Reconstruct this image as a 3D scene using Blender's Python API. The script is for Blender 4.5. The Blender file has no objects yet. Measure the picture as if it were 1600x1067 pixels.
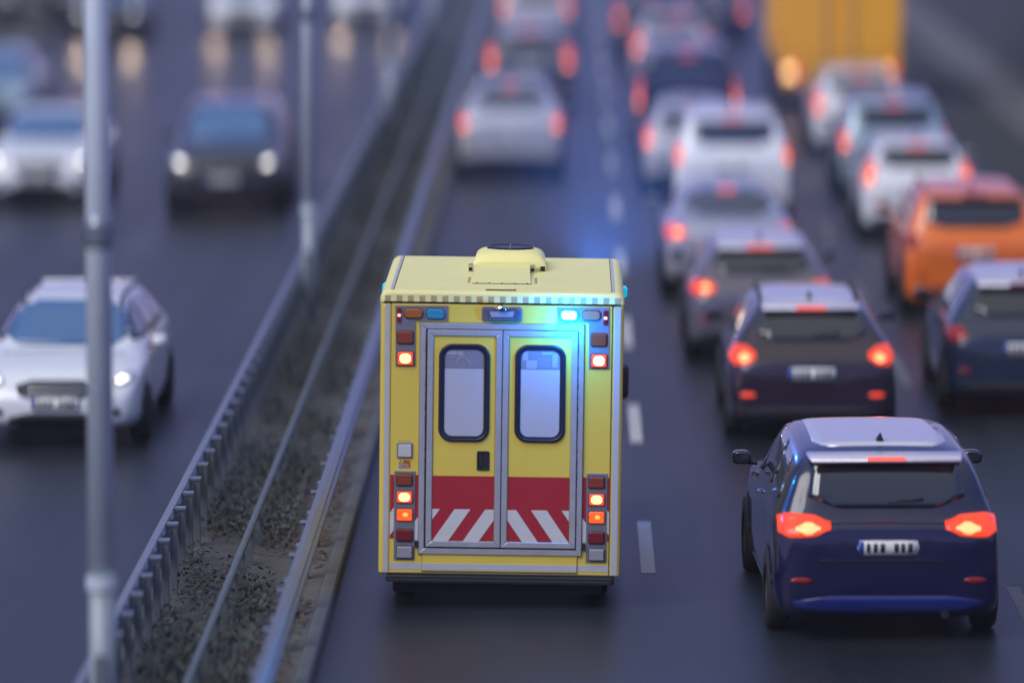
import bpy, bmesh, math, random
from mathutils import Vector, Matrix
from mathutils.bvhtree import BVHTree
R = math.radians
random.seed(7)
SC = bpy.context.scene
COL = SC.collection

# ------------------------------------------------------------------ camera
H_CAM = 7.56
cam_d = bpy.data.cameras.new('camera')
cam = bpy.data.objects.new('camera', cam_d); COL.objects.link(cam)
cam.location = (0, 0, H_CAM)
cam.rotation_euler = (R(90 - 6.904), 0, R(0.693))
cam_d.sensor_width = 36; cam_d.lens = 175.5
cam_d.clip_end = 3000
cam_d.dof.use_dof = True
cam_d.dof.focus_distance = 44.65
cam_d.dof.aperture_fstop = 0.34
cam_d.dof.aperture_ratio = 1.55
SC.camera = cam

# ------------------------------------------------------------------ sky, sun, exposure
w = bpy.data.worlds.new('World'); SC.world = w; w.use_nodes = True
nt = w.node_tree; nt.nodes.clear()
sky = nt.nodes.new('ShaderNodeTexSky'); sky.sky_type = 'NISHITA'; sky.sun_disc = False
sky.sun_elevation = R(3.5); sky.sun_rotation = R(222); sky.dust_density = 2.5; sky.ozone_density = 3.0
tint = nt.nodes.new('ShaderNodeMix'); tint.data_type = 'RGBA'; tint.blend_type = 'MIX'
tint.inputs[0].default_value = 0.9
tc_ = nt.nodes.new('ShaderNodeTexCoord'); sx3 = nt.nodes.new('ShaderNodeSeparateXYZ'); rp_ = nt.nodes.new('ShaderNodeValToRGB')
nt.links.new(tc_.outputs['Generated'], sx3.inputs[0]); nt.links.new(sx3.outputs[2], rp_.inputs[0])
rp_.color_ramp.elements[0].position = 0; rp_.color_ramp.elements[0].color = (.66, .62, 1.32, 1)
e_ = rp_.color_ramp.elements.new(.15); e_.color = (.31, .38, .92, 1)
rp_.color_ramp.elements[1].position = .55; rp_.color_ramp.elements[1].color = (.21, .36, .95, 1)   # twilight cloud: mauve near the horizon, bluer overhead
sc_ = nt.nodes.new('ShaderNodeVectorMath'); sc_.operation = 'SCALE'; sc_.inputs[3].default_value = 6.8
nt.links.new(rp_.outputs[0], sc_.inputs[0]); nt.links.new(sc_.outputs[0], tint.inputs[7])
bg = nt.nodes.new('ShaderNodeBackground'); bg.inputs[1].default_value = 0.08
out = nt.nodes.new('ShaderNodeOutputWorld')
nt.links.new(sky.outputs[0], tint.inputs[6]); nt.links.new(tint.outputs[2], bg.inputs[0])
nt.links.new(bg.outputs[0], out.inputs[0])
sd = bpy.data.lights.new('sun', 'SUN'); sd.energy = 1.95; sd.angle = R(45); sd.color = (1, .97, .95)
sun = bpy.data.objects.new('sun', sd); COL.objects.link(sun)
sun.rotation_euler = (R(46), 0, R(-42))
SC.view_settings.view_transform = 'Standard'; SC.view_settings.look = 'None'
SC.view_settings.exposure = 0.18; SC.view_settings.gamma = 1
SC.view_settings.use_curve_mapping = False
SC.cycles.use_denoising = True
SC.cycles.max_bounces = 6
SC.cycles.sample_clamp_indirect = 4

# ------------------------------------------------------------------ materials
MATS = {}
def _new(name):
    m = bpy.data.materials.new(name); m.use_nodes = True
    return m, m.node_tree, m.node_tree.nodes['Principled BSDF']
def mat(name, col, rough=.5, metal=0., coat=0., emit=None, es=0., vary=.0, scale=8., bump=0., spec=.5, alpha=None):
    if name in MATS: return MATS[name]
    m, t, b = _new(name)
    b.inputs['Base Color'].default_value = (*col, 1)
    b.inputs['Roughness'].default_value = rough
    b.inputs['Metallic'].default_value = metal
    b.inputs['Coat Weight'].default_value = coat
    b.inputs['Coat Roughness'].default_value = .06
    b.inputs['Specular IOR Level'].default_value = spec
    if emit:
        b.inputs['Emission Color'].default_value = (*emit, 1); b.inputs['Emission Strength'].default_value = es
    if vary or bump:
        tc = t.nodes.new('ShaderNodeTexCoord')
        n = t.nodes.new('ShaderNodeTexNoise'); n.inputs['Scale'].default_value = scale; n.inputs['Detail'].default_value = 6
        t.links.new(tc.outputs['Object'], n.inputs['Vector'])
        if vary:
            mx = t.nodes.new('ShaderNodeMix'); mx.data_type = 'RGBA'
            mx.inputs[6].default_value = (*[c * (1 - vary) for c in col], 1)
            mx.inputs[7].default_value = (*[min(1, c * (1 + vary)) for c in col], 1)
            t.links.new(n.outputs[0], mx.inputs[0]); t.links.new(mx.outputs[2], b.inputs['Base Color'])
            mr = t.nodes.new('ShaderNodeMapRange'); mr.inputs[3].default_value = max(0.02, rough - .08); mr.inputs[4].default_value = min(1, rough + .08)
            t.links.new(n.outputs[0], mr.inputs[0]); t.links.new(mr.outputs[0], b.inputs['Roughness'])
        if bump:
            n2 = t.nodes.new('ShaderNodeTexNoise'); n2.inputs['Scale'].default_value = scale * 12; n2.inputs['Detail'].default_value = 4
            t.links.new(tc.outputs['Object'], n2.inputs['Vector'])
            bp = t.nodes.new('ShaderNodeBump'); bp.inputs['Strength'].default_value = bump; bp.inputs['Distance'].default_value = .01
            t.links.new(n2.outputs[0], bp.inputs['Height']); t.links.new(bp.outputs[0], b.inputs['Normal'])
    MATS[name] = m
    return m

def asphalt(name, c0, c1, rough):
    m, t, b = _new(name)
    tc = t.nodes.new('ShaderNodeTexCoord')
    b.inputs['Specular IOR Level'].default_value = .3
    fine = t.nodes.new('ShaderNodeTexNoise'); fine.inputs['Scale'].default_value = 60; fine.inputs['Detail'].default_value = 8
    mp = t.nodes.new('ShaderNodeMapping'); mp.inputs['Scale'].default_value = (1.1, .035, 1)
    streak = t.nodes.new('ShaderNodeTexNoise'); streak.inputs['Scale'].default_value = 1.6; streak.inputs['Detail'].default_value = 5
    big = t.nodes.new('ShaderNodeTexNoise'); big.inputs['Scale'].default_value = .22; big.inputs['Detail'].default_value = 6
    t.links.new(tc.outputs['Object'], fine.inputs['Vector']); t.links.new(tc.outputs['Object'], mp.inputs['Vector'])
    t.links.new(mp.outputs[0], streak.inputs['Vector']); t.links.new(tc.outputs['Object'], big.inputs['Vector'])
    a = t.nodes.new('ShaderNodeMath'); a.operation = 'MULTIPLY_ADD'; a.inputs[1].default_value = .45
    t.links.new(streak.outputs[0], a.inputs[0])
    a2 = t.nodes.new('ShaderNodeMath'); a2.operation = 'MULTIPLY_ADD'; a2.inputs[1].default_value = .35
    t.links.new(big.outputs[0], a2.inputs[0])
    a3 = t.nodes.new('ShaderNodeMath'); a3.operation = 'MULTIPLY'; a3.inputs[1].default_value = .3
    t.links.new(fine.outputs[0], a3.inputs[0]); t.links.new(a3.outputs[0], a2.inputs[2]); t.links.new(a2.outputs[0], a.inputs[2])
    r = t.nodes.new('ShaderNodeValToRGB')
    r.color_ramp.elements[0].position = .35; r.color_ramp.elements[0].color = (*c0, 1)
    r.color_ramp.elements[1].position = .72; r.color_ramp.elements[1].color = (*c1, 1)
    t.links.new(a.outputs[0], r.inputs[0]); t.links.new(r.outputs[0], b.inputs['Base Color'])
    mr = t.nodes.new('ShaderNodeMapRange'); mr.inputs[1].default_value = .3; mr.inputs[2].default_value = .7
    mr.inputs[3].default_value = rough - .08; mr.inputs[4].default_value = rough + .1
    t.links.new(a.outputs[0], mr.inputs[0]); t.links.new(mr.outputs[0], b.inputs['Roughness'])
    bp = t.nodes.new('ShaderNodeBump'); bp.inputs['Strength'].default_value = .35; bp.inputs['Distance'].default_value = .006
    t.links.new(fine.outputs[0], bp.inputs['Height']); t.links.new(bp.outputs[0], b.inputs['Normal'])
    return m

M_ROAD = asphalt('asphalt', (.006, .009, .012), (.023, .028, .035), .36)
M_VERGE = mat('verge_soil', (.028, .030, .030), .9, vary=.5, scale=1.5, bump=.6)
M_LINE = mat('road_paint', (.46, .46, .47), .6, vary=.25, scale=14)
M_CONC = mat('concrete', (.11, .11, .115), .8, vary=.3, scale=2.2, bump=.3)
M_DWALL = mat('dark_concrete', (.045, .048, .052), .85, vary=.35, scale=1.2, bump=.3)
M_KERB = mat('kerb_stone', (.13, .135, .14), .8, vary=.3, scale=5, bump=.3)
M_LITTER = mat('median_soil', (.10, .10, .10), .95, vary=.45, scale=5, bump=.8)
M_GALV = mat('galvanised_steel', (.26, .30, .34), .38, .75, vary=.22, scale=3)
M_GALVD = mat('weathered_steel', (.16, .185, .20), .55, .5, vary=.3, scale=6)
M_POLE = mat('pole_paint', (.64, .72, .78), .45, .2, vary=.12, scale=4)
M_LEAFB = mat('brown_leaf', (.11, .08, .06), .8, vary=.5, scale=1)
M_LEAFG = mat('green_leaf', (.07, .085, .085), .8, vary=.5, scale=1)
M_TYRE = mat('tyre_rubber', (.018, .018, .019), .8)
M_RIM = mat('alloy_rim', (.42, .43, .45), .3, .9)
M_BLACK = mat('black_plastic', (.016, .016, .019), .55)
M_SEAM = mat('seam_black', (.012, .012, .014), .7)
M_GLASS = mat('car_glass', (.012, .015, .02), .05, coat=1., spec=.9)
M_GLASS_SKY = mat('windscreen_sky_glass', (.02, .12, .30), .04, coat=1., spec=1.)  # reflected sky put into the glass as a blue base colour
M_PLATE = mat('plate_white', (.72, .72, .70), .4)
M_EU = mat('plate_blue', (.02, .07, .42), .4)
M_INK = mat('plate_ink', (.03, .03, .04), .5)
M_CHROME = mat('chrome', (.62, .64, .68), .14, 1.)
M_RED_OFF = mat('red_lens', (.30, .012, .012), .2, coat=.4)
M_RED_ON = mat('red_lens_lit', (.3, .015, .012), .25, coat=.2, emit=(1, .075, .02), es=.85)
M_RED_HOT = mat('red_lamp_hot', (.8, .2, .1), .3, emit=(1, .33, .12), es=1.9)
M_RED_SOFT = mat('brake_strip_lit', (.6, .05, .03), .3, emit=(1, .16, .12), es=1.0)
M_HEAD_OFF = mat('headlamp_lens', (.55, .6, .64), .08, .3, coat=1.)
M_HEAD_ON = mat('headlamp_lit', (.9, .9, .85), .2, emit=(1, .93, .80), es=2.0)
M_AMBER_ON = mat('indicator_lit', (.8, .4, .1), .3, emit=(1, .45, .10), es=2.0)

# ------------------------------------------------------------------ mesh helpers
def link(o, parent=None):
    COL.objects.link(o)
    if parent is not None: o.parent = parent
    return o
def mk(name, verts, faces, m, parent=None, smooth=False):
    me = bpy.data.meshes.new(name); me.from_pydata([tuple(v) for v in verts], [], faces)
    me.materials.append(m)
    bm = bmesh.new(); bm.from_mesh(me); bmesh.ops.recalc_face_normals(bm, faces=bm.faces); bm.to_mesh(me); bm.free()
    if smooth:
        for p in me.polygons: p.use_smooth = True
    me.update()
    return link(bpy.data.objects.new(name, me), parent)
def tag(o, label=None, cat=None, group=None, kind=None):
    if label: o['label'] = label
    if cat: o['category'] = cat
    if group: o['group'] = group
    if kind: o['kind'] = kind
    return o
def thing(name, label, cat, loc=(0, 0, 0), rz=0, group=None):
    o = bpy.data.objects.new(name, None); COL.objects.link(o)
    o.location = loc; o.rotation_euler = (0, 0, rz); o.empty_display_size = .3
    return tag(o, label, cat, group)
class MB:
    def __init__(s): s.v = []; s.f = []
    def add(s, v, f):
        n = len(s.v); s.v += [tuple(q) for q in v]; s.f += [tuple(i + n for i in q) for q in f]; return s
    def box(s, x0, x1, y0, y1, z0, z1):
        v = [(x, y, z) for x in (x0, x1) for y in (y0, y1) for z in (z0, z1)]
        return s.add(v, [(0, 1, 3, 2), (4, 6, 7, 5), (0, 4, 5, 1), (2, 3, 7, 6), (0, 2, 6, 4), (1, 5, 7, 3)])
    def tube(s, pts, rad, n=10, cap=True):
        pts = [Vector(p) for p in pts]; rings = []
        rr = rad if isinstance(rad, (list, tuple)) else [rad] * len(pts)
        for i, p in enumerate(pts):
            d = (pts[min(i + 1, len(pts) - 1)] - pts[max(i - 1, 0)]).normalized()
            a = d.cross(Vector((0, 0, 1)) if abs(d.z) < .9 else Vector((1, 0, 0))).normalized(); b = d.cross(a)
            rings.append([p + (a * math.cos(2 * math.pi * k / n) + b * math.sin(2 * math.pi * k / n)) * rr[i] for k in range(n)])
        v = [q for r in rings for q in r]; f = []
        for i in range(len(pts) - 1):
            for k in range(n): f.append((i * n + k, i * n + (k + 1) % n, (i + 1) * n + (k + 1) % n, (i + 1) * n + k))
        if cap: f.append(tuple(range(n))); f.append(tuple((len(pts) - 1) * n + k for k in range(n)))
        return s.add(v, f)
    def loft(s, rings, cap=True):
        n = len(rings[0]); v = [q for r in rings for q in r]; f = []
        for i in range(len(rings) - 1):
            for k in range(n): f.append((i * n + k, i * n + (k + 1) % n, (i + 1) * n + (k + 1) % n, (i + 1) * n + k))
        if cap: f.append(tuple(range(n))); f.append(tuple((len(rings) - 1) * n + k for k in range(n)))
        return s.add(v, f)
    def build(s, name, m, parent=None, smooth=False): return mk(name, s.v, s.f, m, parent, smooth)
def rrect(x0, x1, z0, z1, r, n=6):
    r = max(1e-4, min(r, (x1 - x0) / 2 - 1e-5, (z1 - z0) / 2 - 1e-5)); out = []
    for cx, cz, a in ((x1 - r, z1 - r, 0), (x0 + r, z1 - r, 90), (x0 + r, z0 + r, 180), (x1 - r, z0 + r, 270)):
        for k in range(n + 1):
            t = R(a + 90 * k / n); out.append((cx + r * math.cos(t), cz + r * math.sin(t)))
    return out
def rpris(mb, x0, x1, z0, z1, yb, yf, r=.01, b=.004, n=5):
    """rounded plate in the x-z plane, back at yb, front at yf (towards -y), bevelled front edge"""
    A = [(x, yb, z) for x, z in rrect(x0, x1, z0, z1, r, n)]
    B = [(x, yf + b, z) for x, z in rrect(x0, x1, z0, z1, r, n)]
    C = [(x, yf, z) for x, z in rrect(x0 + b, x1 - b, z0 + b, z1 - b, max(r - b, .001), n)]
    return mb.loft([A, B, C])
def rring(mb, o, i, ro, ri, yb, yf, b=.004, n=6):
    """frame between outer rect o and inner rect i (x0,x1,z0,z1)"""
    def rg(q, r, y, d): return [(x, y, z) for x, z in rrect(q[0] + d, q[1] - d, q[2] + d, q[3] - d, max(r - d, .001), n)]
    rings = [rg(o, ro, yb, 0), rg(o, ro, yf + b, 0), rg(o, ro, yf, b), rg(i, ri + .0, yf, -b), rg(i, ri, yf + b, 0), rg(i, ri, yb, 0)]
    rings.append(rings[0]); return mb.loft(rings, cap=False)
def poly(mb, pts, yb, yf):
    n = len(pts); v = [(x, yb, z) for x, z in pts] + [(x, yf, z) for x, z in pts]
    return mb.add(v, [tuple(range(n)), tuple(range(n, 2 * n))] + [(k, (k + 1) % n, n + (k + 1) % n, n + k) for k in range(n)])
def copy_tree(o, parent=None):
    c = o.copy(); COL.objects.link(c)
    if parent: c.parent = parent
    for ch in list(o.children): copy_tree(ch, c)
    return c

# ------------------------------------------------------------------ the ground and the carriageways
tag(MB().box(-250, 250, -120, 900, -.6, -.05).build('ground', M_VERGE), kind='structure')
road_on = tag(MB().box(-13.2, -3.72, -60, 700, -.04, 0).build('oncoming_road', M_ROAD), kind='structure')
road = tag(MB().box(-2.08, 7.2, -60, 700, -.04, 0).build('road', M_ROAD), kind='structure')
median = tag(MB().box(-3.62, -2.2, -60, 700, -.03, .10).build('median_strip', M_LITTER), kind='structure')
kb = MB(); rings = []
for y in (0, .99): rings.append([(x, y, z) for x, z in ((-.06, -.02), (-.06, .125), (-.045, .14), (.045, .14), (.06, .12), (.06, -.02))])
kb.loft(rings)
k0 = kb.build('kerb_stone', M_KERB, median); first = True
for kx in (-2.14, -3.68):
    for i in range(55):
        k = k0 if first else k0.copy()
        if not first: COL.objects.link(k)
        first = False; k.location = (kx, 30 + i, 0)
    for a, b_ in ((-60, 29.99), (85, 700)):
        MB().box(kx - .06, kx + .06, a, b_, -.02, .135).build('kerb', M_KERB, median)
ds = MB().box(-.065, .065, 0, 3.0, 0, .004); d0 = None
for i in range(-5, 40):
    y = 44.9 + 8.5 * i
    if d0 is None: d0 = ds.build('lane_dash', M_LINE, road); d = d0
    else: d = d0.copy(); COL.objects.link(d)
    d.location = (.70, y, 0)
d = None
for i in range(-5, 40):
    y = 41.2 + 8.5 * i
    if d is None: d = MB().box(-.06, .06, 0, 3.0, 0, .004).build('lane_dash', mat('worn_paint', (.12, .12, .13), .6, vary=.4, scale=10), road); dd = d
    else: dd = d.copy(); COL.objects.link(dd)
    dd.location = (3.95, y, 0)
for xx in (-7.15, -10.2):
    for i in range(-5, 40):
        dd = d.copy(); COL.objects.link(dd); dd.parent = road_on; dd.location = (xx, 39 + 8.5 * i, 0)
# right edge: verge, drainage channel, retaining wall
tag(MB().box(7.2, 8.55, -60, 700, -.04, .03).build('gravel_verge', M_VERGE), kind='structure')
chan = MB(); rg = []
for y in (-60, 700): rg.append([(x, y, z) for x, z in ((8.55, -.04), (8.55, .10), (8.7, .12), (8.95, .04), (9.3, .04), (9.5, .22), (9.62, .22), (9.62, -.04))])
tag(chan.loft(rg).build('drainage_channel', M_CONC), kind='structure')
rw = thing('retaining_wall', 'dark concrete retaining wall sloping up beyond the right edge of the road', 'wall', (9.62, 0, 0))
for i in range(60):
    y0 = -20 + i * 6
    g = MB(); g.loft([[(x, y0 + e, z) for x, z in ((0, 0), (.55, 2.2), (.62, 2.25), (.95, 2.25), (.95, 0))] for e in (0, 5.97)])
    if i == 0: wp = g.build('wall_panel', M_DWALL, rw); wp.location = (0, 0, 0)
    else: q = wp.copy(); COL.objects.link(q); q.location = (0, i * 6, 0)
# ground left beyond the oncoming road
tag(MB().box(-14.2, -13.2, -60, 700, -.04, .13).build('left_footway', M_CONC), kind='structure')

# ------------------------------------------------------------------ median: guard rails, tube rail, leaf litter, plants
def wbeam_ring(y, s=1):
    pr = [(0, .75), (.035, .735), (.082, .70), (.082, .665), (.02, .625), (.02, .60), (.082, .56), (.082, .525), (.035, .47), (0, .455)]
    o = [(s * x, y, z) for x, z in pr]; i = [(s * (x - .008), y, z) for x, z in reversed(pr)]
    return o + i
def guard_rail(label, X, s, y0, step, nposts):
    t = thing('guard_rail', label, 'guard rail', (X, y0, 0), 0, 'guard rails of the central strip')
    beam = MB().loft([wbeam_ring(0, s), wbeam_ring(step * 2 - .012, s)])
    post = MB().box(-.05 if s > 0 else -.01, .01 if s > 0 else .05, -.055, .055, .05, .72 if s < 0 else .60)
    sp = MB().box(-.0, .045, -.09, .09, .50, .70) if s > 0 else MB().box(-.045, 0, -.09, .09, .5, .70)
    b0 = beam.build('rail_beam', M_GALV, t); b0.location = (.05 * s, 0, 0)
    p0 = post.build('post', M_GALVD, t); c0 = MB().box(-.06, .06, -.07, .07, .722 if s < 0 else .602, .742 if s < 0 else .615).build('post_cap', M_GALV, p0)
    s0 = sp.build('spacer_block', M_GALV, p0)
    for i in range(1, nposts):
        p = copy_tree(p0, t); p.location = (0, i * step, 0)
        if i % 2 == 0: b = b0.copy(); COL.objects.link(b); b.location = (.05 * s, i * step, 0)
    return t
guard_rail('ribbed steel guard rail beside the lane of the yellow ambulance, facing it', -2.36, 1, 26, 1.8, 96)
guard_rail('ribbed steel guard rail beside the oncoming lanes, nearest the row of lamp posts', -3.50, -1, 26, .9, 190)
tr = thing('tube_rail', 'low weathered steel tube running along the middle of the leafy central strip', 'rail', (-2.92, 26, 0))
tb = MB().tube([(0, 0, .42), (0, 5.98, .42)], .035, 10).build('tube_section', M_GALVD, tr)
sp_ = MB().box(-.03, .03, -.03, .03, .08, .39).build('post', M_GALVD, tr)
for i in range(1, 29):
    q = tb.copy(); COL.objects.link(q); q.location.y = 6 * i
    
for i in range(1, 150):
    q = sp_.copy(); COL.objects.link(q); q.location.y = 1.1 * i
def scatter(name, m, n, x0, x1, y0, y1, size, z0, z1, tilt, label, cat):
    mb = MB(); rnd = random.Random(len(name) * 31)
    for _ in range(n):
        y = y0 + (y1 - y0) * rnd.random() ** 1.5; x = rnd.uniform(x0, x1)
        if math.sin(y * 1.7 + x * 3) + math.sin(y * .63 + 2) < rnd.uniform(-1.6, .9): continue
        z = rnd.uniform(z0, z1); s = size * rnd.uniform(.6, 1.4); a = rnd.uniform(0, 6.28)
        u = Vector((math.cos(a), math.sin(a), rnd.uniform(-tilt, tilt))) * s
        v = Vector((-math.sin(a), math.cos(a), rnd.uniform(-tilt, tilt))) * s * .55
        c = Vector((x, y, z)); mb.add([c - u, c - v, c + u, c + v], [(0, 1, 2, 3)])
    return tag(mb.build(name, m), label, cat, kind='stuff')
scatter('leaf_litter', M_LEAFB, 34000, -3.56, -2.26, 30, 110, .035, .105, .14, .35, 'brown fallen leaves lying between the two guard rails', 'leaves')
scatter('ground_ivy', M_LEAFG, 56000, -3.50, -2.6, 30, 120, .024, .11, .30, .9, 'low dark green weeds growing between the two guard rails', 'weeds')

# ------------------------------------------------------------------ lamp posts
def lamp_post():
    t = thing('lamp_post', '', 'lamp post', (-3.22, 0, .1), 0, 'grey lamp posts along the central strip')
    MB().tube([(0, 0, 0), (0, 0, 1.45)], [.10, .095], 16).build('pole_base', mat('pole_base_dimmed', (.30, .35, .38), .5, .2, vary=.2, scale=5), t, True)  # base toned darker, the dimming low on the pole put into its colour
    MB().tube([(0, 0, 1.45), (0, 0, 5), (0, 0, 9.6)], [.098, .088, .06], 16).build('pole', M_POLE, t, True)
    MB().tube([(0, 0, 1.42), (0, 0, 1.50)], .115, 16).build('collar', M_POLE, t)
    MB().tube([(0, 0, 3.86), (0, 0, 3.90), (0, 0, 4.04), (0, 0, 4.08)], [.09, .115, .115, .09], 16).build('clamp_band', M_GALV, t)
    d = MB(); rpris(d, -.045, .045, .45, .95, -.095, -.108, .02); d.build('access_door', M_GALVD, t)
    for s in (-1, 1):
        a = MB().tube([(0, 0, 9.55), (s * .5, 0, 9.9), (s * 1.6, 0, 10.1)], [.045, .04, .035], 8).build('arm', M_POLE, t, True)
        MB().loft([[(s * 1.5, -.09, 10.06), (s * 1.5, .09, 10.06), (s * 1.5, .07, 10.16), (s * 1.5, -.07, 10.16)],
                   [(s * 2.2, -.13, 10.08), (s * 2.2, .13, 10.08), (s * 2.2, .09, 10.2), (s * 2.2, -.09, 10.2)]]).build('lamp_head', M_POLE, a)
    return t
lp = lamp_post()
LP = [(35.2, 'large blurred grey lamp post nearest the camera, in front of the white SUV'),
      (63.5, 'grey lamp post right of the oncoming black SUV, second nearest the camera'),
      (92.0, 'third grey lamp post, above the point where the two guard rails draw together'),
      (120.5, 'slim grey lamp post far away, second from the far end of the row'),
      (149, 'farthest grey lamp post of the row, at the top edge')]
for i, (y, lb) in enumerate(LP):
    o = lp if i == 0 else copy_tree(lp)
    o.location = (-3.36, y, .1); o['label'] = lb

# ------------------------------------------------------------------ cars
# station: s along the length from the rear, top height, belt height, plan width, top width (fractions of height / half width)
PROF = {
 'hatch': [(0, .52, .36, .84, .80), (.010, .60, .45, .93, .84), (.03, .645, .605, .965, .83), (.058, .69, .65, .98, .78), (.105, .90, .675, .99, .66),
           (.14, .965, .675, 1, .635), (.28, .995, .665, 1, .635), (.42, 1.0, .655, 1, .635), (.54, .985, .645, 1, .625), (.60, .93, .635, 1, .63),
           (.68, .77, .625, .995, .70), (.745, .665, .61, .99, .80), (.83, .63, .585, .98, .83), (.92, .575, .53, .95, .80), (.972, .49, .43, .88, .74), (1, .38, .33, .78, .66)],
 'suv':   [(0, .56, .36, .86, .82), (.008, .62, .48, .94, .85), (.02, .62, .58, .97, .84), (.037, .665, .63, .985, .80), (.075, .90, .665, .99, .76),
           (.10, .965, .665, 1, .745), (.26, .995, .655, 1, .745), (.42, 1.0, .65, 1, .745), (.55, .985, .645, 1, .72), (.61, .93, .64, 1, .72),
           (.68, .79, .63, .995, .72), (.735, .69, .62, .99, .82), (.83, .655, .605, .985, .85), (.92, .615, .56, .96, .83), (.975, .55, .45, .90, .79), (1, .42, .34, .82, .72)],
 'sedan': [(0, .56, .38, .82, .76), (.012, .66, .50, .92, .82), (.035, .705, .66, .96, .83), (.10, .72, .675, .98, .82), (.165, .735, .675, .99, .78),
           (.23, .88, .675, 1, .68), (.29, .965, .675, 1, .63), (.38, .995, .67, 1, .62), (.46, 1.0, .66, 1, .62), (.55, .975, .65, 1, .615),
           (.61, .90, .64, 1, .63), (.68, .76, .625, .995, .71), (.74, .665, .61, .99, .80), (.84, .625, .58, .98, .82), (.93, .565, .52, .94, .78), (.975, .48, .43, .87, .72), (1, .37, .33, .77, .65)],
 'van':   [(0, .60, .40, .90, .86), (.006, .80, .55, .95, .84), (.014, .93, .60, .98, .82), (.03, .98, .62, .99, .80), (.10, 1.0, .62, 1, .80),
           (.30, 1.0, .62, 1, .80), (.50, 1.0, .61, 1, .79), (.66, .985, .60, 1, .78), (.72, .93, .58, 1, .77), (.80, .74, .56, .995, .80),
           (.87, .60, .53, .985, .83), (.94, .54, .49, .95, .82), (.98, .46, .41, .90, .78), (1, .36, .31, .82, .72)],
}
def car_body(kind, L, W, H, m, parent):
    rings = []; zb0 = .20
    for (s, zt, zb, wf, tf) in PROF[kind]:
        y = -L / 2 + L * s; hw = W / 2 * wf; ht = W / 2 * tf; zt *= H; zb = min(zb * H, zt - .025)
        zz = zb0 + (.10 if s < .005 or s > .99 else (.04 if s < .02 or s > .96 else 0))
        mid = zz + (zb - zz) * .55
        te = max(zt - .045, zb + .012)
        half = [(0, zz), (hw * .82, zz), (hw * .955, zz + .03), (hw, zz + .13), (hw, mid), (hw * .985, zb - .05), (hw * .95, zb),
                (ht * 1.03 + (hw * .95 - ht) * .10, te - (te - zb) * .12), (ht * .93, te + (zt - te) * .55), (ht * .55, zt - .004), (0, zt)]
        rings.append([(x, y, z) for x, z in half] + [(-x, y, z) for x, z in reversed(half[1:-1])])
    ob = MB().loft(rings).build('body', m, parent)
    md = ob.modifiers.new('s', 'SUBSURF'); md.levels = 1; md.render_levels = 1
    bpy.context.view_layer.update()
    me = bpy.data.meshes.new_from_object(ob.evaluated_get(bpy.context.evaluated_depsgraph_get()))
    md.levels = 2
    ob.modifiers.clear(); old = ob.data; ob.data = me; bpy.data.meshes.remove(old)
    for p in me.polygons: p.use_smooth = True
    bv = BVHTree.FromPolygons([v.co.copy() for v in me.vertices], [tuple(p.vertices) for p in me.polygons])
    return ob, bv
def patch(name, bv, quad, axis, m, parent, r=.25, nu=8, nv=6, off=.006, th=.02):
    """a panel laid on the body: quad = 4 corners (a,b) seen along an axis; axis in '-y','+y','-x','+x','z' = the side it is seen from"""
    D = {'-y': Vector((0, 1, 0)), '+y': Vector((0, -1, 0)), '-x': Vector((1, 0, 0)), '+x': Vector((-1, 0, 0)), 'z': Vector((0, 0, -1))}[axis]
    def pt(a, b):
        if axis in '-y+y': return Vector((a, 0, b)) - D * 9
        if axis == 'z': return Vector((a, b, 9))
        return Vector((0, a, b)) - D * 9
    V = []; ok = {}
    for j in range(nv + 1):
        v = -1 + 2 * j / nv
        for i in range(nu + 1):
            u = -1 + 2 * i / nu
            kx = 1.
            if abs(v) > 1 - r: kx = 1 - r * .8 * (1 - math.sqrt(max(0, 1 - ((abs(v) - 1 + r) / r) ** 2)))
            ky = 1.
            if abs(u) > 1 - r: ky = 1 - r * .8 * (1 - math.sqrt(max(0, 1 - ((abs(u) - 1 + r) / r) ** 2)))
            uu = (u * kx + 1) / 2; vv = (v * ky + 1) / 2
            q = quad; p0 = Vector(q[0]).lerp(Vector(q[1]), uu); p1 = Vector(q[3]).lerp(Vector(q[2]), uu); p = p0.lerp(p1, vv)
            h, nn, _, _ = bv.ray_cast(pt(p[0], p[1]), D)
            k = j * (nu + 1) + i
            if h is None: ok[k] = False; V.append(Vector((0, 0, 0)))
            else:
                if nn.dot(D) > 0: nn = -nn
                ok[k] = True; V.append(h + nn * off - D * .002)
    F = []
    for j in range(nv):
        for i in range(nu):
            f = (j * (nu + 1) + i, j * (nu + 1) + i + 1, (j + 1) * (nu + 1) + i + 1, (j + 1) * (nu + 1) + i)
            if all(ok[k] for k in f): F.append(f)
    if not F: return None
    cnt = {}
    for f in F:
        for a in range(4):
            e = (f[a], f[(a + 1) % 4]); cnt[tuple(sorted(e))] = cnt.get(tuple(sorted(e)), []) + [e]
    ext = {}
    for es in list(cnt.values()):
        if len(es) == 1:
            a, b = es[0]
            for k in (a, b):
                if k not in ext: ext[k] = len(V); V.append(V[k] + D * th)
            F.append((b, a, ext[a], ext[b]))
    used = sorted({k for f in F for k in f}); ix = {k: n for n, k in enumerate(used)}
    return mk(name, [V[k] for k in used], [tuple(ix[k] for k in f) for f in F], m, parent, True)
WHEEL = {}
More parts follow.
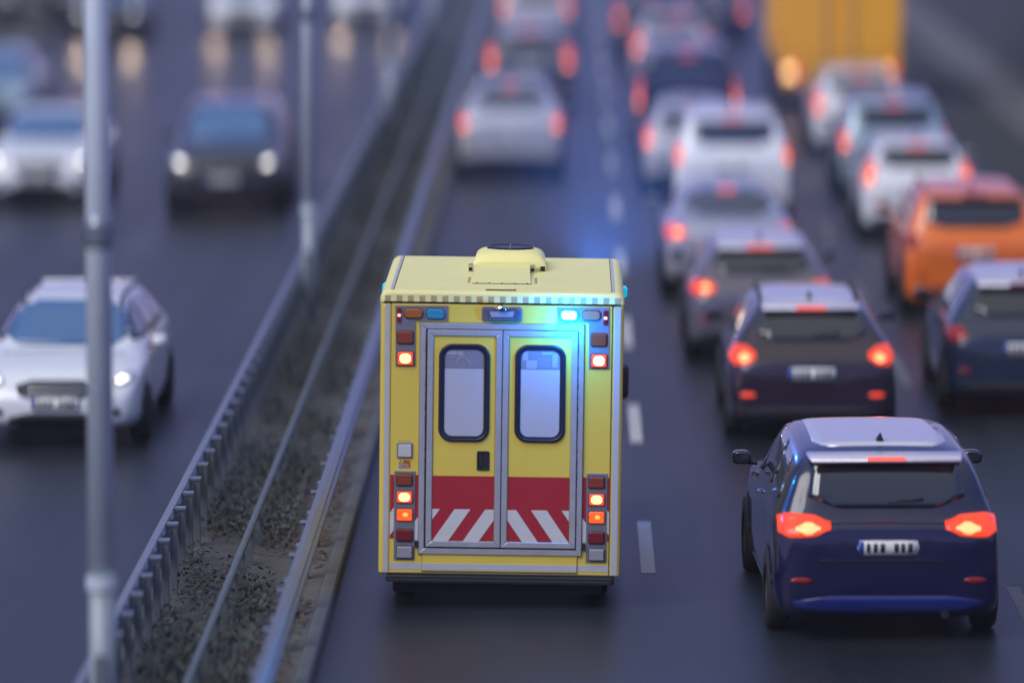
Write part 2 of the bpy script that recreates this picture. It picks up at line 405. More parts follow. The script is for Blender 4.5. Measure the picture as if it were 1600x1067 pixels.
def wheel(parent, x, y, r, side):
    key = round(r, 2)
    if key not in WHEEL:
        prof = [(.0, r * .60), (.0, r * .93), (.02, r), (.17, r), (.20, r * .93), (.20, r * .60)]; n = 24
        g = MB(); g.loft([[(px, pr * math.cos(2 * math.pi * k / n), pr * math.sin(2 * math.pi * k / n)) for k in range(n)] for px, pr in prof], cap=False)
        tm = g.build('tyre', M_TYRE, None, True).data
        g = MB()
        g.loft([[(.175, r * .60 * math.cos(t), r * .60 * math.sin(t)) for t in [2 * math.pi * k / n for k in range(n)]],
                [(.19, r * .66 * math.cos(t), r * .66 * math.sin(t)) for t in [2 * math.pi * k / n for k in range(n)]],
                [(.175, r * .61 * math.cos(t), r * .61 * math.sin(t)) for t in [2 * math.pi * k / n for k in range(n)]],
                [(.10, r * .58 * math.cos(t), r * .58 * math.sin(t)) for t in [2 * math.pi * k / n for k in range(n)]]])
        for k in range(5):
            a = 2 * math.pi * k / 5; c, s_ = math.cos(a), math.sin(a); v = []
            for (rr, hw) in ((.04, .035), (r * .62, .022)):
                for xx in (.14, .172):
                    for sg in (-1, 1): v.append((xx, rr * c - sg * hw * s_, rr * s_ + sg * hw * c))
            g.add(v, [(0, 1, 5, 4), (2, 6, 7, 3), (0, 4, 6, 2), (1, 3, 7, 5), (4, 5, 7, 6), (0, 2, 3, 1)])
        rm = g.build('rim', M_RIM).data
        for o in [o for o in COL.objects if o.data in (tm, rm)]: bpy.data.objects.remove(o)
        WHEEL[key] = (tm, rm)
    tm, rm = WHEEL[key]
    # a bare hub carries tyre and rim
    hub = MB().tube([(.04, 0, 0), (.165, 0, 0)], .07, 10).build('wheel', M_BLACK, parent)
    hub.location = (x - (.18 if side > 0 else -.18), y, r); hub.rotation_euler = (0, 0, 0 if side > 0 else math.pi)
    link(bpy.data.objects.new('tyre', tm), hub); link(bpy.data.objects.new('rim', rm), hub)
PAINT = {}
def paint(name, c, rough=.28, metal=.0):
    return mat('paint_' + name, c, rough, metal, coat=.9, vary=.05, scale=2)
def lamp_on_mat(k): return M_RED_ON if k else M_RED_OFF
def car(name, label, cat, group, X, Y, kind, dims, pm, away=True, rear=None, braking=1, heads=0, rails=False, roof=None, lower=None,
        rz=0., tl=None, plate=True, glass=None, win_sc=1.0, spoiler=True, fogred=False):
    L, W, H = dims
    # Y = the end nearest the camera
    t = thing(name, label, cat, (X, Y + L / 2, 0), (0 if away else math.pi) + rz, group)
    body, bv = car_body(kind, L, W, H, pm, t)
    hw = W / 2; gl = glass or M_GLASS
    sed = kind == 'sedan'; van = kind == 'van'
    # --- glass
    wb, wt = (.735, .945) if not van else (.60, .90)
    if kind == 'suv': wb = .69
    if kind == 'hatch': wb = .715
    patch('rear_window', bv, [(-hw * .70 * win_sc, wb * H), (hw * .70 * win_sc, wb * H), (hw * (.56 if kind != 'suv' else .64), wt * H), (-hw * (.56 if kind != 'suv' else .64), wt * H)], '-y', gl, t, .3, 14, 8)
    patch('windscreen', bv, [(-hw * .76, (.68 if not van else .60) * H), (hw * .76, (.68 if not van else .60) * H), (hw * .58, .955 * H), (-hw * .58, .955 * H)], '+y', M_GLASS_SKY, t, .2, 14, 8)
    P = {'hatch': ((-.32, -.20), (-.195, .035), (.045, .20)), 'suv': ((-.38, -.20), (-.195, .035), (.045, .19)),
         'sedan': ((-.23, -.17), (-.165, .035), (.045, .20)), 'van': ((-.44, -.15), (-.13, .12), (.14, .30))}[kind]
    for sx, ax in ((1, '+x'), (-1, '-x')):
        for n_, (a, b) in enumerate(P):
            zt = [.91, .935, .925][n_] * H; z0 = (.70 if not van else .66) * H
            topa = a + (.05 if n_ == 0 else .003); topb = b - (.075 if n_ == 2 else .003)
            patch('side_window', bv, [(a * L, z0), (b * L + (.05 * L if n_ == 2 else 0), z0), (topb * L, zt), (topa * L, zt)], ax, gl, t, .1, 8, 5)
        for yy in (-.03, .19):
            patch('door_handle', bv, [(yy * L - .21, .60 * H), (yy * L - .06, .60 * H), (yy * L - .06, .62 * H), (yy * L - .21, .62 * H)], ax, pm, t, .5, 4, 3, .03, .03)
        # dark wheel housings and wheels
        wr = min(.36, max(.31, H * .215))
        for yy in (-.5 * L + .78 + (.1 if van else 0), .5 * L - .86):
            g = patch('wheel_arch', bv, [(yy - wr * 1.16, .21), (yy + wr * 1.16, .21), (yy + wr * 1.16, wr * 2.16), (yy - wr * 1.16, wr * 2.16)], ax, M_BLACK, t, .95, 12, 10, .004, .03)
            wheel(t, sx * (hw - .0), yy, wr, sx)
        patch('sill', bv, [(-.5 * L + 1.2, .20), (.5 * L - 1.3, .20), (.5 * L - 1.3, .30), (-.5 * L + 1.2, .30)], ax, M_BLACK, t, .3, 6, 3, .01, .02)
        # mirrors
        ym = .19 * L if not van else .26 * L; zm = .70 * H if not van else .62 * H
        g = MB(); cx = sx * (hw + .08)
        rg = []
        for e, k in ((-.09, .75), (-.07, 1), (.03, .95), (.09, .6)):
            rg.append([(cx + (x) * k, ym + e, zm + z * k) for x, z in rrect(-.085, .085, -.06, .06, .045, 3)])
        g.loft(rg); mo = g.build('wing_mirror', M_BLACK if van else pm, t, True)
        g = MB().tube([(sx * (hw * .93), ym, zm - .06), (cx, ym, zm - .04)], .025, 6).build('mirror_arm', M_BLACK, mo)
        g = MB(); rpris(g, cx - .068, cx + .068, zm - .046, zm + .046, ym - .08, ym - .094, .04); g.build('mirror_glass', M_GLASS, mo)
    # --- rear
    if tl is None: tl = {'hatch': (.60, .98, .545, .665), 'suv': (.62, .98, .54, .655), 'sedan': (.56, .97, .56, .665), 'van': (.86, 1.0, .45, .64)}[kind]
    for sx in (-1, 1):
        a, b, z0, z1 = tl; q = [(sx * a * hw, z0 * H + .03), (sx * b * hw, z0 * H), (sx * b * hw, z1 * H), (sx * a * hw, z1 * H - .03)]
        T_ = patch('tail_light', bv, q, '-y', lamp_on_mat(braking), t, .45, 10, 5, .012, .03)
        if T_ is not None and braking:
            c0, c1 = a + (b - a) * .18, a + (b - a) * .62
            patch('brake_lamp', bv, [(sx * c0 * hw, z0 * H + .045), (sx * c1 * hw, z0 * H + .03), (sx * c1 * hw, z0 * H + .075 + (z1 - z0) * H * .2), (sx * c0 * hw, z0 * H + .08 + (z1 - z0) * H * .2)], '-y', M_RED_HOT, T_, .7, 6, 4, .018, .02)
        patch('rear_reflector', bv, [(sx * .66 * hw, .34 * 1.5), (sx * .86 * hw, .34 * 1.5), (sx * .86 * hw, .31 * 1.5 + .09), (sx * .66 * hw, .31 * 1.5 + .09)], '-y', M_RED_ON if fogred else M_RED_OFF, t, .4, 4, 3, .008, .02)
    patch('bumper_valance', bv, [(-.80 * hw, .26), (.80 * hw, .26), (.86 * hw, .40), (-.86 * hw, .40)], '-y', lower or M_BLACK, t, .3, 10, 4, .01, .02)
    if plate:
        zp = (.50 if kind != 'sedan' else .47) * H
        pl = patch('number_plate', bv, [(-.26, zp - .06), (.26, zp - .06), (.26, zp + .06), (-.26, zp + .06)], '-y', M_PLATE, t, .08, 4, 2, .012, .02)
        if pl: number_marks(bv, pl, zp, '-y')
    patch('tailgate_seam', bv, [(-.66 * hw, .43 * H), (.66 * hw, .43 * H), (.66 * hw, .437 * H), (-.66 * hw, .437 * H)], '-y', M_SEAM, t, .1, 8, 1, .003, .01)
    zb = .965 * H
    if spoiler and not sed:
        yr = -L / 2 + L * (.125 if kind == 'hatch' else .085 if kind == 'suv' else .02); g = MB(); rg = []; sw = .69 if kind == 'suv' else .60
        for e, zz, th_, k in ((-.12, -.035, .014, .95), (-.06, -.015, .022, .98), (.10, .0, .018, 1.0)):
            rg.append([(x * k, yr + e, zb + zz + z - abs(x) ** 2 * .06) for x, z in rrect(-hw * sw, hw * sw, -th_, th_, .02, 3)])
        sp = g.loft(rg).build('roof_spoiler', roof or pm, t, True)
        MB().box(-.16, .16, yr - .132, yr - .115, zb - .055, zb - .022).build('high_brake_light', M_RED_SOFT if braking else M_RED_OFF, sp)
    else:
        patch('high_brake_light', bv, [(-.15, (.925 if sed else .95) * H), (.15, (.925 if sed else .95) * H), (.15, (.943 if sed else .97) * H), (-.15, (.943 if sed else .97) * H)], '-y', M_RED_SOFT if braking else M_RED_OFF, t, .3, 4, 2, .014, .02)
    if not sed:
        patch('rear_wiper', bv, [(-.02, wb * H + .03), (.34, wb * H + .06), (.34, wb * H + .075), (-.02, wb * H + .055)], '-y', M_BLACK, t, .2, 4, 1, .02, .02)
    g = MB().tube([(hw * .5, -L / 2 + .15, .25), (hw * .5, -L / 2 - .0, .24)], .035, 10).build('exhaust_pipe', M_BLACK, t)
    # --- front
    for sx in (-1, 1):
        q = [(sx * .60 * hw, .46 * H), (sx * .88 * hw, .47 * H), (sx * .90 * hw, .56 * H), (sx * .62 * hw, .53 * H)]
        if van: q = [(a, b - .03 * H) for a, b in q]
        hl = patch('headlight', bv, q, '+y', M_HEAD_OFF, t, .4, 8, 5, .01, .03)
        if hl is not None and heads:
            patch('headlight_bulb', bv, [(sx * .64 * hw, .475 * H), (sx * .82 * hw, .48 * H), (sx * .83 * hw, .535 * H), (sx * .65 * hw, .52 * H)], '+y', M_HEAD_ON, hl, .9, 6, 5, .018, .02)
        patch('fog_lamp', bv, [(sx * .60 * hw, .26 * H), (sx * .76 * hw, .26 * H), (sx * .76 * hw, .31 * H), (sx * .60 * hw, .31 * H)], '+y', M_BLACK, t, .5, 4, 3, .01, .02)
    gr = patch('grille', bv, [(-.40 * hw, .37 * H), (.40 * hw, .37 * H), (.50 * hw, .50 * H), (-.50 * hw, .50 * H)], '+y', M_BLACK, t, .3, 10, 6, .012, .02)
    for k in range(3):
        zz = (.395 + .035 * k) * H
        patch('grille_bar', bv, [(-.40 * hw, zz), (.40 * hw, zz), (.40 * hw, zz + .012), (-.40 * hw, zz + .012)], '+y', M_CHROME, gr, .1, 8, 1, .02, .015)
    patch('air_intake', bv, [(-.58 * hw, .25), (.58 * hw, .25), (.52 * hw, .28 * H), (-.52 * hw, .28 * H)], '+y', M_BLACK, t, .3, 10, 4, .01, .02)
    if not away:
        zp = .345 * H
        pl = patch('number_plate', bv, [(-.26, zp - .055), (.26, zp - .055), (.26, zp + .055), (-.26, zp + .055)], '+y', M_PLATE, t, .08, 4, 2, .03, .03)
        if pl: number_marks(bv, pl, zp, '+y')
    patch('bonnet_seam', bv, [(-.78 * hw, .285 * L), (.78 * hw, .285 * L), (.78 * hw, .288 * L), (-.78 * hw, .288 * L)], 'z', M_SEAM, t, .1, 8, 1, .003, .01)
    if rails:
        for sx in (-1, 1):
            g = MB(); y0, y1 = (-.34 * L, .09 * L) if kind != 'sedan' else (-.2 * L, .09 * L)
            g.tube([(sx * hw * (.66 if kind == 'suv' else .59), y0, H * .93), (sx * hw * (.66 if kind == 'suv' else .59), y0 + .1, H * .965), (sx * hw * (.66 if kind == 'suv' else .59), 0, H * .995), (sx * hw * (.66 if kind == 'suv' else .59), y1 - .1, H * .97), (sx * hw * (.66 if kind == 'suv' else .59), y1, H * .94)], .018, 8)
            g.build('roof_rail', M_CHROME if rails == 2 else M_BLACK, t, True)
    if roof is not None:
        patch('roof_sheen_panel', bv, [(-.60 * hw, -.34 * L), (.60 * hw, -.34 * L), (.58 * hw, .07 * L), (-.58 * hw, .07 * L)], 'z', roof, t, .12, 12, 10, .004, .01)  # pale sheet laid on the roof to imitate sky reflection
    g = MB().loft([[(x, -.30 * L + e, H * .985 + z) for x, z in ((-.03, 0), (.03, 0), (0.004, hgt), (-.004, hgt))] for e, hgt in ((-.06, .07), (.07, .02))])
    g.build('roof_antenna', M_BLACK, t)
    return t
def number_marks(bv, pl, zp, ax):
    s = 1 if ax == '-y' else -1
    patch('blue_band', bv, [(-.255 * s, zp - .052), (-.215 * s, zp - .052), (-.215 * s, zp + .052), (-.255 * s, zp + .052)], ax, M_EU, pl, .05, 1, 1, .024 if s > 0 else .042, .02)
    rnd = random.Random(int(zp * 999))
    for k in range(7):
        if k == 3: continue
        x = (-.185 + k * .058) * s; w_ = rnd.uniform(.026, .036) * s
        patch('plate_character', bv, [(x, zp - .037), (x + w_, zp - .037), (x + w_, zp + .037), (x, zp + .037)], ax, M_INK, pl, .05, 1, 1, .024 if s > 0 else .042, .02)

def gY(py):
    """road distance that a height py (photo scale) of the road surface corresponds to"""
    p = R(6.904); dep = 7800 * H_CAM / (math.cos(p) * (py + 411)); return (dep - H_CAM * math.sin(p)) / math.cos(p)
def gX(px, py):
    p = R(6.904); dep = 7800 * H_CAM / (math.cos(p) * (py + 411)); return (px - 895) * dep / 7800

WHITE = paint('white', (.78, .80, .82)); SILVER = paint('silver', (.52, .53, .56), .3, .3); LAV = paint('pale_silver', (.45, .44, .48), .3, .4)
NAVY = paint('navy', (.004, .005, .04), .25); DARK = paint('charcoal', (.020, .020, .026), .25); GREY = paint('grey', (.10, .10, .115), .28, .3)
PLUM = paint('dark_plum', (.022, .012, .024), .25); ORNG = paint('orange', (.80, .16, .01), .35); BLACKP = paint('black', (.010, .011, .014), .22)
ICE = paint('ice_blue', (.30, .42, .50), .28, .3); SHEEN_ROOF = paint('roof_sky_sheen', (.66, .64, .72), .25, .3)  # pale roof tone carries the reflected sky in its colour
GA = 'queueing cars in the two right-hand lanes'; GO = 'oncoming cars left of the guard rails'; GL = 'cars ahead of the ambulance in its lane'
def at(px, py): return gX(px, py), gY(py)

def C(nm, lb, cat, grp, px, py, *a, **k):
    X, Y = at(px, py); return car(nm, lb, cat, grp, X, Y, *a, **k)
# right-hand middle lane, from the camera outwards
C('blue_car', 'navy blue people carrier with sky sheen painted on its roof, nearest car at the lower right', 'car', GA, 1376, 1003, 'suv', (4.55, 1.92, 1.62), NAVY, rails=0, rz=.03, roof=SHEEN_ROOF, spoiler=True, lower=paint('blue', (.012, .02, .16), .2), tl=(.50, 1.0, .545, .67))
C('dark_hatchback', 'dark plum hatchback with a pale painted roof sheen, directly ahead of the navy people carrier', 'car', GA, 1270, 693, 'hatch', (4.35, 1.82, 1.52), PLUM, roof=SHEEN_ROOF, rails=1, tl=(.66, 1.0, .55, .69), fogred=True)
C('dark_estate_car', 'grey hatchback with a pale painted roof sheen, between the dark plum hatchback and the pale saloon', 'car', GA, 1190, 567, 'hatch', (4.3, 1.78, 1.47), paint('mid_silver', (.13, .12, .15), .25, .2), roof=SHEEN_ROOF, tl=(.60, .98, .56, .67))
C('lilac_saloon', 'pale silver saloon queueing directly behind the white SUV with the wide rear window', 'car', GA, 1140, 465, 'sedan', (4.6, 1.8, 1.45), LAV, tl=(.62, .98, .55, .67))
C('white_suv', 'white SUV with a wide dark rear window in the middle queue', 'car', GA, 1146, 345, 'suv', (4.5, 1.86, 1.70), WHITE, rails=2, tl=(.84, 1.0, .52, .70))
C('silver_hatchback', 'silver hatchback half hidden behind the white SUV with the wide rear window', 'car', GA, 1085, 303, 'hatch', (4.1, 1.75, 1.50), SILVER, rz=.01, tl=(.8, 1.0, .52, .72))
C('black_van', 'tall black van with thin red side lights ahead of the silver hatchback', 'van', GA, 1073, 238, 'van', (5.0, 1.9, 1.92), BLACKP, tl=(.88, 1.0, .42, .78), rz=.01)
C('far_silver_car', 'small silver hatchback with red lights ahead of the tall black van', 'car', GA, 1050, 135, 'hatch', (4.2, 1.78, 1.50), SILVER, tl=(.7, 1.0, .5, .72))
C('far_dark_car', 'dark hatchback farthest ahead in the middle queue, at the top edge', 'car', GA, 1018, 88, 'hatch', (4.2, 1.8, 1.50), DARK, tl=(.75, 1.0, .5, .72))
C('far_purple_car', 'plum saloon in the middle queue at the top edge, left of the orange lorry', 'car', GA, 1115, 70, 'sedan', (4.5, 1.8, 1.47), PLUM, tl=(.7, 1.0, .5, .70))
# right-hand outer lane
C('dark_blue_car', 'dark blue car cut by the right edge, behind the orange SUV', 'car', GA, 1604, 652, 'hatch', (4.3, 1.8, 1.55), paint('deep_blue', (.012, .022, .05), .22), roof=SHEEN_ROOF, tl=(.72, .98, .54, .66), braking=0)
C('orange_suv', 'bright orange SUV with a wide black rear window at the right edge', 'car', GA, 1524, 496, 'suv', (4.5, 1.86, 1.68), ORNG, rails=1, tl=(.78, 1.0, .54, .66), braking=0)
C('white_hatchback', 'white hatchback with red tail lights just ahead of the orange SUV', 'car', GA, 1436, 375, 'hatch', (4.1, 1.76, 1.50), WHITE, tl=(.72, 1.0, .56, .80))
C('pale_suv', 'silver SUV with a broad black rear window, between two paler cars of the outer lane', 'car', GA, 1398, 312, 'suv', (4.4, 1.82, 1.66), ICE, rails=2, tl=(.8, 1.0, .5, .66))
C('far_white_car', 'white hatchback nearest the orange lorry in the outer lane', 'car', GA, 1345, 243, 'hatch', (4.2, 1.78, 1.52), WHITE, tl=(.74, 1.0, .52, .72))
# ambulance lane
C('silver_saloon', 'silver saloon straight ahead of the yellow ambulance in its lane', 'car', GL, 798, 280, 'sedan', (4.6, 1.84, 1.62), SILVER, tl=(.76, 1.0, .52, .66))
C('grey_hatchback', 'dark grey hatchback ahead of the silver saloon', 'car', GL, 828, 170, 'hatch', (4.3, 1.84, 1.68), GREY, roof=SHEEN_ROOF, tl=(.74, 1.0, .50, .72))
C('far_red_car', 'silver car at the top edge ahead of the grey hatchback', 'car', GL, 838, 68, 'suv', (4.3, 1.84, 1.62), SILVER, tl=(.74, 1.0, .50, .72))
# oncoming
C('white_estate_car', 'white estate car at the left edge, driving towards the camera behind the nearest lamp post', 'car', GO, 88, 706, 'hatch', (4.6, 1.84, 1.46), WHITE, away=False, heads=1, rails=1, braking=0)
C('black_suv', 'black SUV with both headlamps lit and a windscreen painted with sky blue, coming towards the camera', 'car', GO, 350, 340, 'suv', (4.7, 1.88, 1.68), DARK, away=False, heads=1, rails=2, braking=0)
C('white_saloon', 'white car with a dark grille in the middle oncoming lane, at the left edge', 'car', GO, 60, 326, 'sedan', (4.6, 1.82, 1.47), WHITE, away=False, heads=1, braking=0)
C('ice_blue_car', 'pale blue car with a blue windscreen, cut by the left edge', 'car', GO, -28, 212, 'hatch', (4.3, 1.82, 1.52), ICE, away=False, heads=0, braking=0)
C('black_saloon', 'black car with lit headlamps at the top left, beyond the pale blue car', 'car', GO, 165, 66, 'hatch', (4.4, 1.85, 1.50), BLACKP, away=False, heads=1, braking=0)
C('dark_van', 'dark van at the top left corner beside the black car', 'van', GO, 52, 46, 'van', (5.2, 1.95, 2.0), BLACKP, away=False, heads=0, braking=0)
C('far_white_hatchback', 'white hatchback at the top edge, left of the second lamp post, headlamps lit', 'car', GO, 378, 56, 'hatch', (4.3, 1.82, 1.50), WHITE, away=False, heads=1, braking=0)
C('far_white_estate', 'white hatchback at the top edge, right of the second lamp post', 'car', GO, 572, 44, 'hatch', (4.3, 1.80, 1.50), WHITE, away=False, heads=1, braking=0)

# ------------------------------------------------------------------ lorry
def lorry():
    X, Y = at(1312, 172)
    t = thing('orange_lorry', 'tall orange box lorry in the outer lane at the top of the picture', 'lorry', (X, Y, 0))
    mo = mat('lorry_orange', (1.0, .44, .0), .6, spec=.2, coat=.0, vary=.08, scale=1.5)
    my = mat('lorry_bumper_yellow', (.80, .42, .02), .4)
    MB().loft([[(x, y, z) for x, z in rrect(-1.26, 1.26, .95, 3.55, .06, 3)] for y in (0, 7.2)]).build('cargo_box', mo, t)
    for s in (-1, 1):
        d = MB(); rpris(d, min(s * .015, s * 1.19), max(s * .015, s * 1.19), 1.02, 3.46, 0, -.03, .02, .008); dr = d.build('rear_door', mo, t)
        MB().tube([(s * .28, -.055, 1.0), (s * .28, -.055, 3.45)], .018, 6).build('lock_rod', M_GALV, dr)
        MB().box(s * 1.2 - .03, s * 1.2 + .03, -.05, 0, 1.3, 1.42).build('hinge', M_BLACK, dr)
        g = MB(); rpris(g, s * .98 - .20, s * .98 + .20, .66, .88, -.02, -.08, .03, .01); lm = g.build('tail_light', M_RED_ON, t)
        g = MB(); rpris(g, s * .98 - .05 - .11, s * .98 - .05 + .11, .69, .85, -.08, -.09, .03, .004); g.build('brake_lamp', mat('lorry_lamp', (.9, .7, .4), .3, emit=(1, .72, .22), es=2.2), lm)
        g = MB().box(s * .95 - .30, s * .95 + .30, .7, 1.0, .12, .14)
    MB().box(-1.2, 1.2, .0, .10, .58, .94).build('rear_sill', my, t)
    MB().box(-1.15, 1.15, .15, .27, .40, .55).build('underrun_bar', my, t)
    MB().box(-.42, .42, .3, 7.6, .62, .92).build('chassis', M_BLACK, t)
    g = MB(); rg = []
    for y, zt, zb, k in ((7.45, 2.75, .55, 1), (8.7, 2.75, .55, 1), (9.15, 2.55, .5, .98), (9.5, 1.4, .45, .95)):
        rg.append([(x * k, y, z) for x, z in rrect(-1.12, 1.12, zb, zt, .12, 3)])
    g.loft(rg).build('cab', mo, t)
    for s in (-1, 1):
        for yy, n in ((1.7, 2), (8.5, 1)):
            hub = MB().tube([(0, 0, 0), (s * .2, 0, 0)], .2, 12).build('wheel', M_GALVD, t); hub.location = (s * 1.02, yy, .47)
            MB().tube([(-s * .16, 0, 0), (-s * .14, 0, 0), (s * .14, 0, 0), (s * .17, 0, 0)], [.40, .47, .47, .40], 24).build('tyre', M_TYRE, hub)
        MB().box(s * 1.35 - .1, s * 1.35 + .1, 8.75, 8.85, 1.8, 2.35).build('wing_mirror', M_BLACK, t)
        MB().box(s * 1.12 - .02, s * 1.12 + .02, 2.6, 6.9, .5, .85).build('side_guard', M_GALVD, t)
lorry()

# ------------------------------------------------------------------ the ambulance
AX, AY = -0.635, 43.0
PPM = 180.0; TH = .0131
def q(px, py):
    """photo scale -> metres on the rear wall (x from the centre line, z above the road)"""
    dx, dy = px - 780.5, py - 690
    return (dx + TH * dy) / PPM, (958 - 690 - (dy - TH * dx)) / PPM / .992 
def c1(x, y): return q(560 + x / 3.557, 370 + y / 3.557)
def c2(x, y): return q(560 + x / 3.557, 660 + y / 3.557)
am = thing('ambulance', 'yellow box ambulance with red band, striped doors and flashing blue lights, seen from behind', 'ambulance', (AX, AY, 0))
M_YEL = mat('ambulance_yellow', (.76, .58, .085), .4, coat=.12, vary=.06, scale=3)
M_ROOFLIT = mat('roof_skylit_yellow', (.90, .84, .33), .5, coat=.0, vary=.06, scale=2)  # body yellow made paler, sky light on the roof put into the colour
M_CRED = mat('band_red', (.40, .018, .030), .4, coat=.3, vary=.1, scale=6)
M_ALU = mat('brushed_aluminium', (.50, .51, .54), .38, .45, vary=.14, scale=9)
M_REFL = mat('silver_reflective', (.52, .53, .56), .42, .1, vary=.08, scale=9)
M_WSTR = mat('white_reflective', (.62, .62, .60), .42, vary=.12, scale=12)
M_LPLATE = mat('lamp_plate_grey', (.20, .20, .225), .45, .2, vary=.1, scale=8)
M_RUB = mat('window_rubber', (.014, .016, .035), .35)
M_TAN = mat('checker_tan', (.50, .37, .17), .45, vary=.15, scale=20)
M_BAND = mat('checker_cream', (.62, .55, .24), .45, vary=.08, scale=9)
M_FROST = mat('frosted_film', (.46, .46, .52), .5, coat=.3, vary=.05, scale=2)
ROLL = R(.75)
def AP(o): o.rotation_euler = (0, ROLL, 0); return o
def part(mb, name, m, parent=am, smooth=False):
    o = mb.build(name, m, parent, smooth)
    if parent is am: AP(o)
    return o
xl, _ = c1(118, 330); xr, _ = c1(1468, 330); zt_ = c1(780, 322)[1]; zs = c1(780, 392)[1]; zb_ = c2(780, 868)[1]
LBOX = 2.95
# shell with rounded corners
g = MB(); rg = []
for y, d in ((.035, .035), (.010, .010), (0, .028)):
    pass
def shell(x0, x1, z0, z1, ys, rt, rb):
    rings = []
    for y, d in ys:
        pts = []
        for (cx, cz, a, r) in ((x1 - d - rt, z1 - d - rt, 0, rt), (x0 + d + rt, z1 - d - rt, 90, rt), (x0 + d + rb, z0 + d * .3 + rb, 180, rb), (x1 - d - rb, z0 + d * .3 + rb, 270, rb)):
            for k in range(7):
                t_ = R(a + 15 * k); pts.append((cx + r * math.cos(t_), y, cz + r * math.sin(t_)))
        rings.append(pts)
    return rings
ys = [(0, .030), (.009, .010), (.03, 0), (LBOX - .06, 0), (LBOX, .04)]
part(MB().loft(shell(xl, xr, zb_, zs, ys, .004, .012)), 'box_body', M_YEL)
part(MB().loft(shell(xl - .004, xr + .004, zs + .002, zt_, ys, .075, .004)), 'roof_cap', M_ROOFLIT, smooth=False)
# roof side gutters and seams
for s in (-1, 1):
    e = (xl if s < 0 else xr)
    xo, xi = e - s * .085, e - s * .105
    MBa = MB().box(min(xo, xi) , max(xo, xi) - .012, .06, LBOX - .05, zt_ - .004, zt_ + .003)
    part(MB().box(min(xi, xi - s * .006), max(xi, xi - s * .006), .05, LBOX - .06, zt_ - .01, zt_ + .0025), 'roof_seam', M_SEAM)
    x0, x1 = sorted((e - s * .078, e - s * .102))
    part(MB().box(x0, x1, .05, LBOX - .06, zt_ - .01, zt_ + .002), 'roof_gutter', M_REFL)
# header band with checker squares
bx0, bz0 = c1(140, 386); bx1, bz1 = c1(1450, 345)
zc0, zc1 = c1(780, 386)[1], c1(780, 352)[1]
for k in range(21):
    x = c1(140 + 63.8 * k, 365)[0]
    g = MB(); rpris(g, x, x + 32 / 3.557 / PPM, zc0 + .008, zc1 + .006, .012, -.0025, .002, .001, 2)
    if k == 0: ck = part(g, 'checker_square', M_TAN); xk0 = x
    else: o = ck.copy(); COL.objects.link(o); o.location = Matrix.Rotation(ROLL, 3, 'Y') @ Vector((x - xk0, 0, 0))
# rear wall panel (slightly proud), yellow with the red band of the side fields
wx0 = c1(178, 390)[0]; wx1 = c1(1402, 390)[0]; wz1 = c1(780, 392)[1]; wz0 = zb_ + .006
zr1 = c2(780, 314)[1]; zr0 = c2(780, 500)[1]; zch = c2(780, 678)[1]
fx0, fx1 = c1(335, 600)[0], c1(1248, 600)[0]
fz1 = c1(780, 497)[1]; fz0 = c2(780, 754)[1]
g = MB(); rpris(g, wx0, wx1, wz0, wz1 - .004, .02, -.006, .004, .002, 2); part(g, 'rear_panel', M_YEL)
for s, e0, e1 in ((-1, c1(140, 600)[0], c1(166, 600)[0]), (1, c1(1413, 600)[0], c1(1448, 600)[0])):
    g = MB(); rpris(g, e0, e1, zb_ + .01, wz1 - .01, .01, -.003, .002, .001, 2); part(g, 'corner_strip', M_REFL)
for xx in (wx0 - .006, wx1 + .001):
    part(MB().box(xx, xx + .005, -.0045, .01, zb_ + .005, wz1), 'corner_seam', M_SEAM)
part(MB().box(wx0, wx1, -.0045, .01, wz1 - .004, wz1 + .001), 'header_seam', M_SEAM)
# red side fields with white chevrons
zls = c2(780, 671)[1]
def clip(pts, x0, x1, z0, z1):
    def cut(P, f, inter):
        o = []
        for i in range(len(P)):
            a, b = P[i], P[(i + 1) % len(P)]
            if f(a): o.append(a)
            if f(a) != f(b): o.append(inter(a, b))
        return o
    def ix(x): return lambda a, b: (x, a[1] + (b[1] - a[1]) * (x - a[0]) / (b[0] - a[0]))
    def iz(z): return lambda a, b: (a[0] + (b[0] - a[0]) * (z - a[1]) / (b[1] - a[1]), z)
    for f, it in ((lambda p: p[0] >= x0, ix(x0)), (lambda p: p[0] <= x1, ix(x1)), (lambda p: p[1] >= z0, iz(z0)), (lambda p: p[1] <= z1, iz(z1))):
        pts = cut(pts, f, it)
        if len(pts) < 3: return None
    return pts
def chevrons(parent, x0, x1, side, yb, yf):
    K = 120 / 175.0          # slope of the stripes
    s = 1 if side < 0 else -1
    cx = c2(781, 600)[0]; pit = 171 / 3.557 / PPM; wid = 88 / 3.557 / PPM
    base = c2(400, 678)[0] if side < 0 else c2(1160, 680)[0]
    hgt = zr0 - zch; n = 0
    for k in range(-5, 6):
        bx = base + s * k * pit if side < 0 else base + s * k * pit
        pts = [(bx, zch), (bx + s * wid, zch), (bx + s * (wid + hgt * K), zr0), (bx + s * hgt * K, zr0)]
        if s < 0: pts = pts[::-1]
        P_ = clip(pts, x0, x1, zch, zr0)
        if P_ and len(P_) >= 3:
            o = mk('chevron_stripe', *poly_vf(P_, yb, yf), M_WSTR, parent)
            if parent is am: AP(o)
def poly_vf(P_, yb, yf):
    g = MB(); poly(g, P_, yb, yf); return g.v, g.f
pz = c2(780, 671)[1]
for side, a, b in ((-1, wx0, fx0), (1, fx1, wx1)):
    part(MB().box(a + .002, b, -.0085, -.004, pz, zr1), 'red_band', M_CRED)
    chevrons(am, a + .003, b, side, -.008, -.0115)
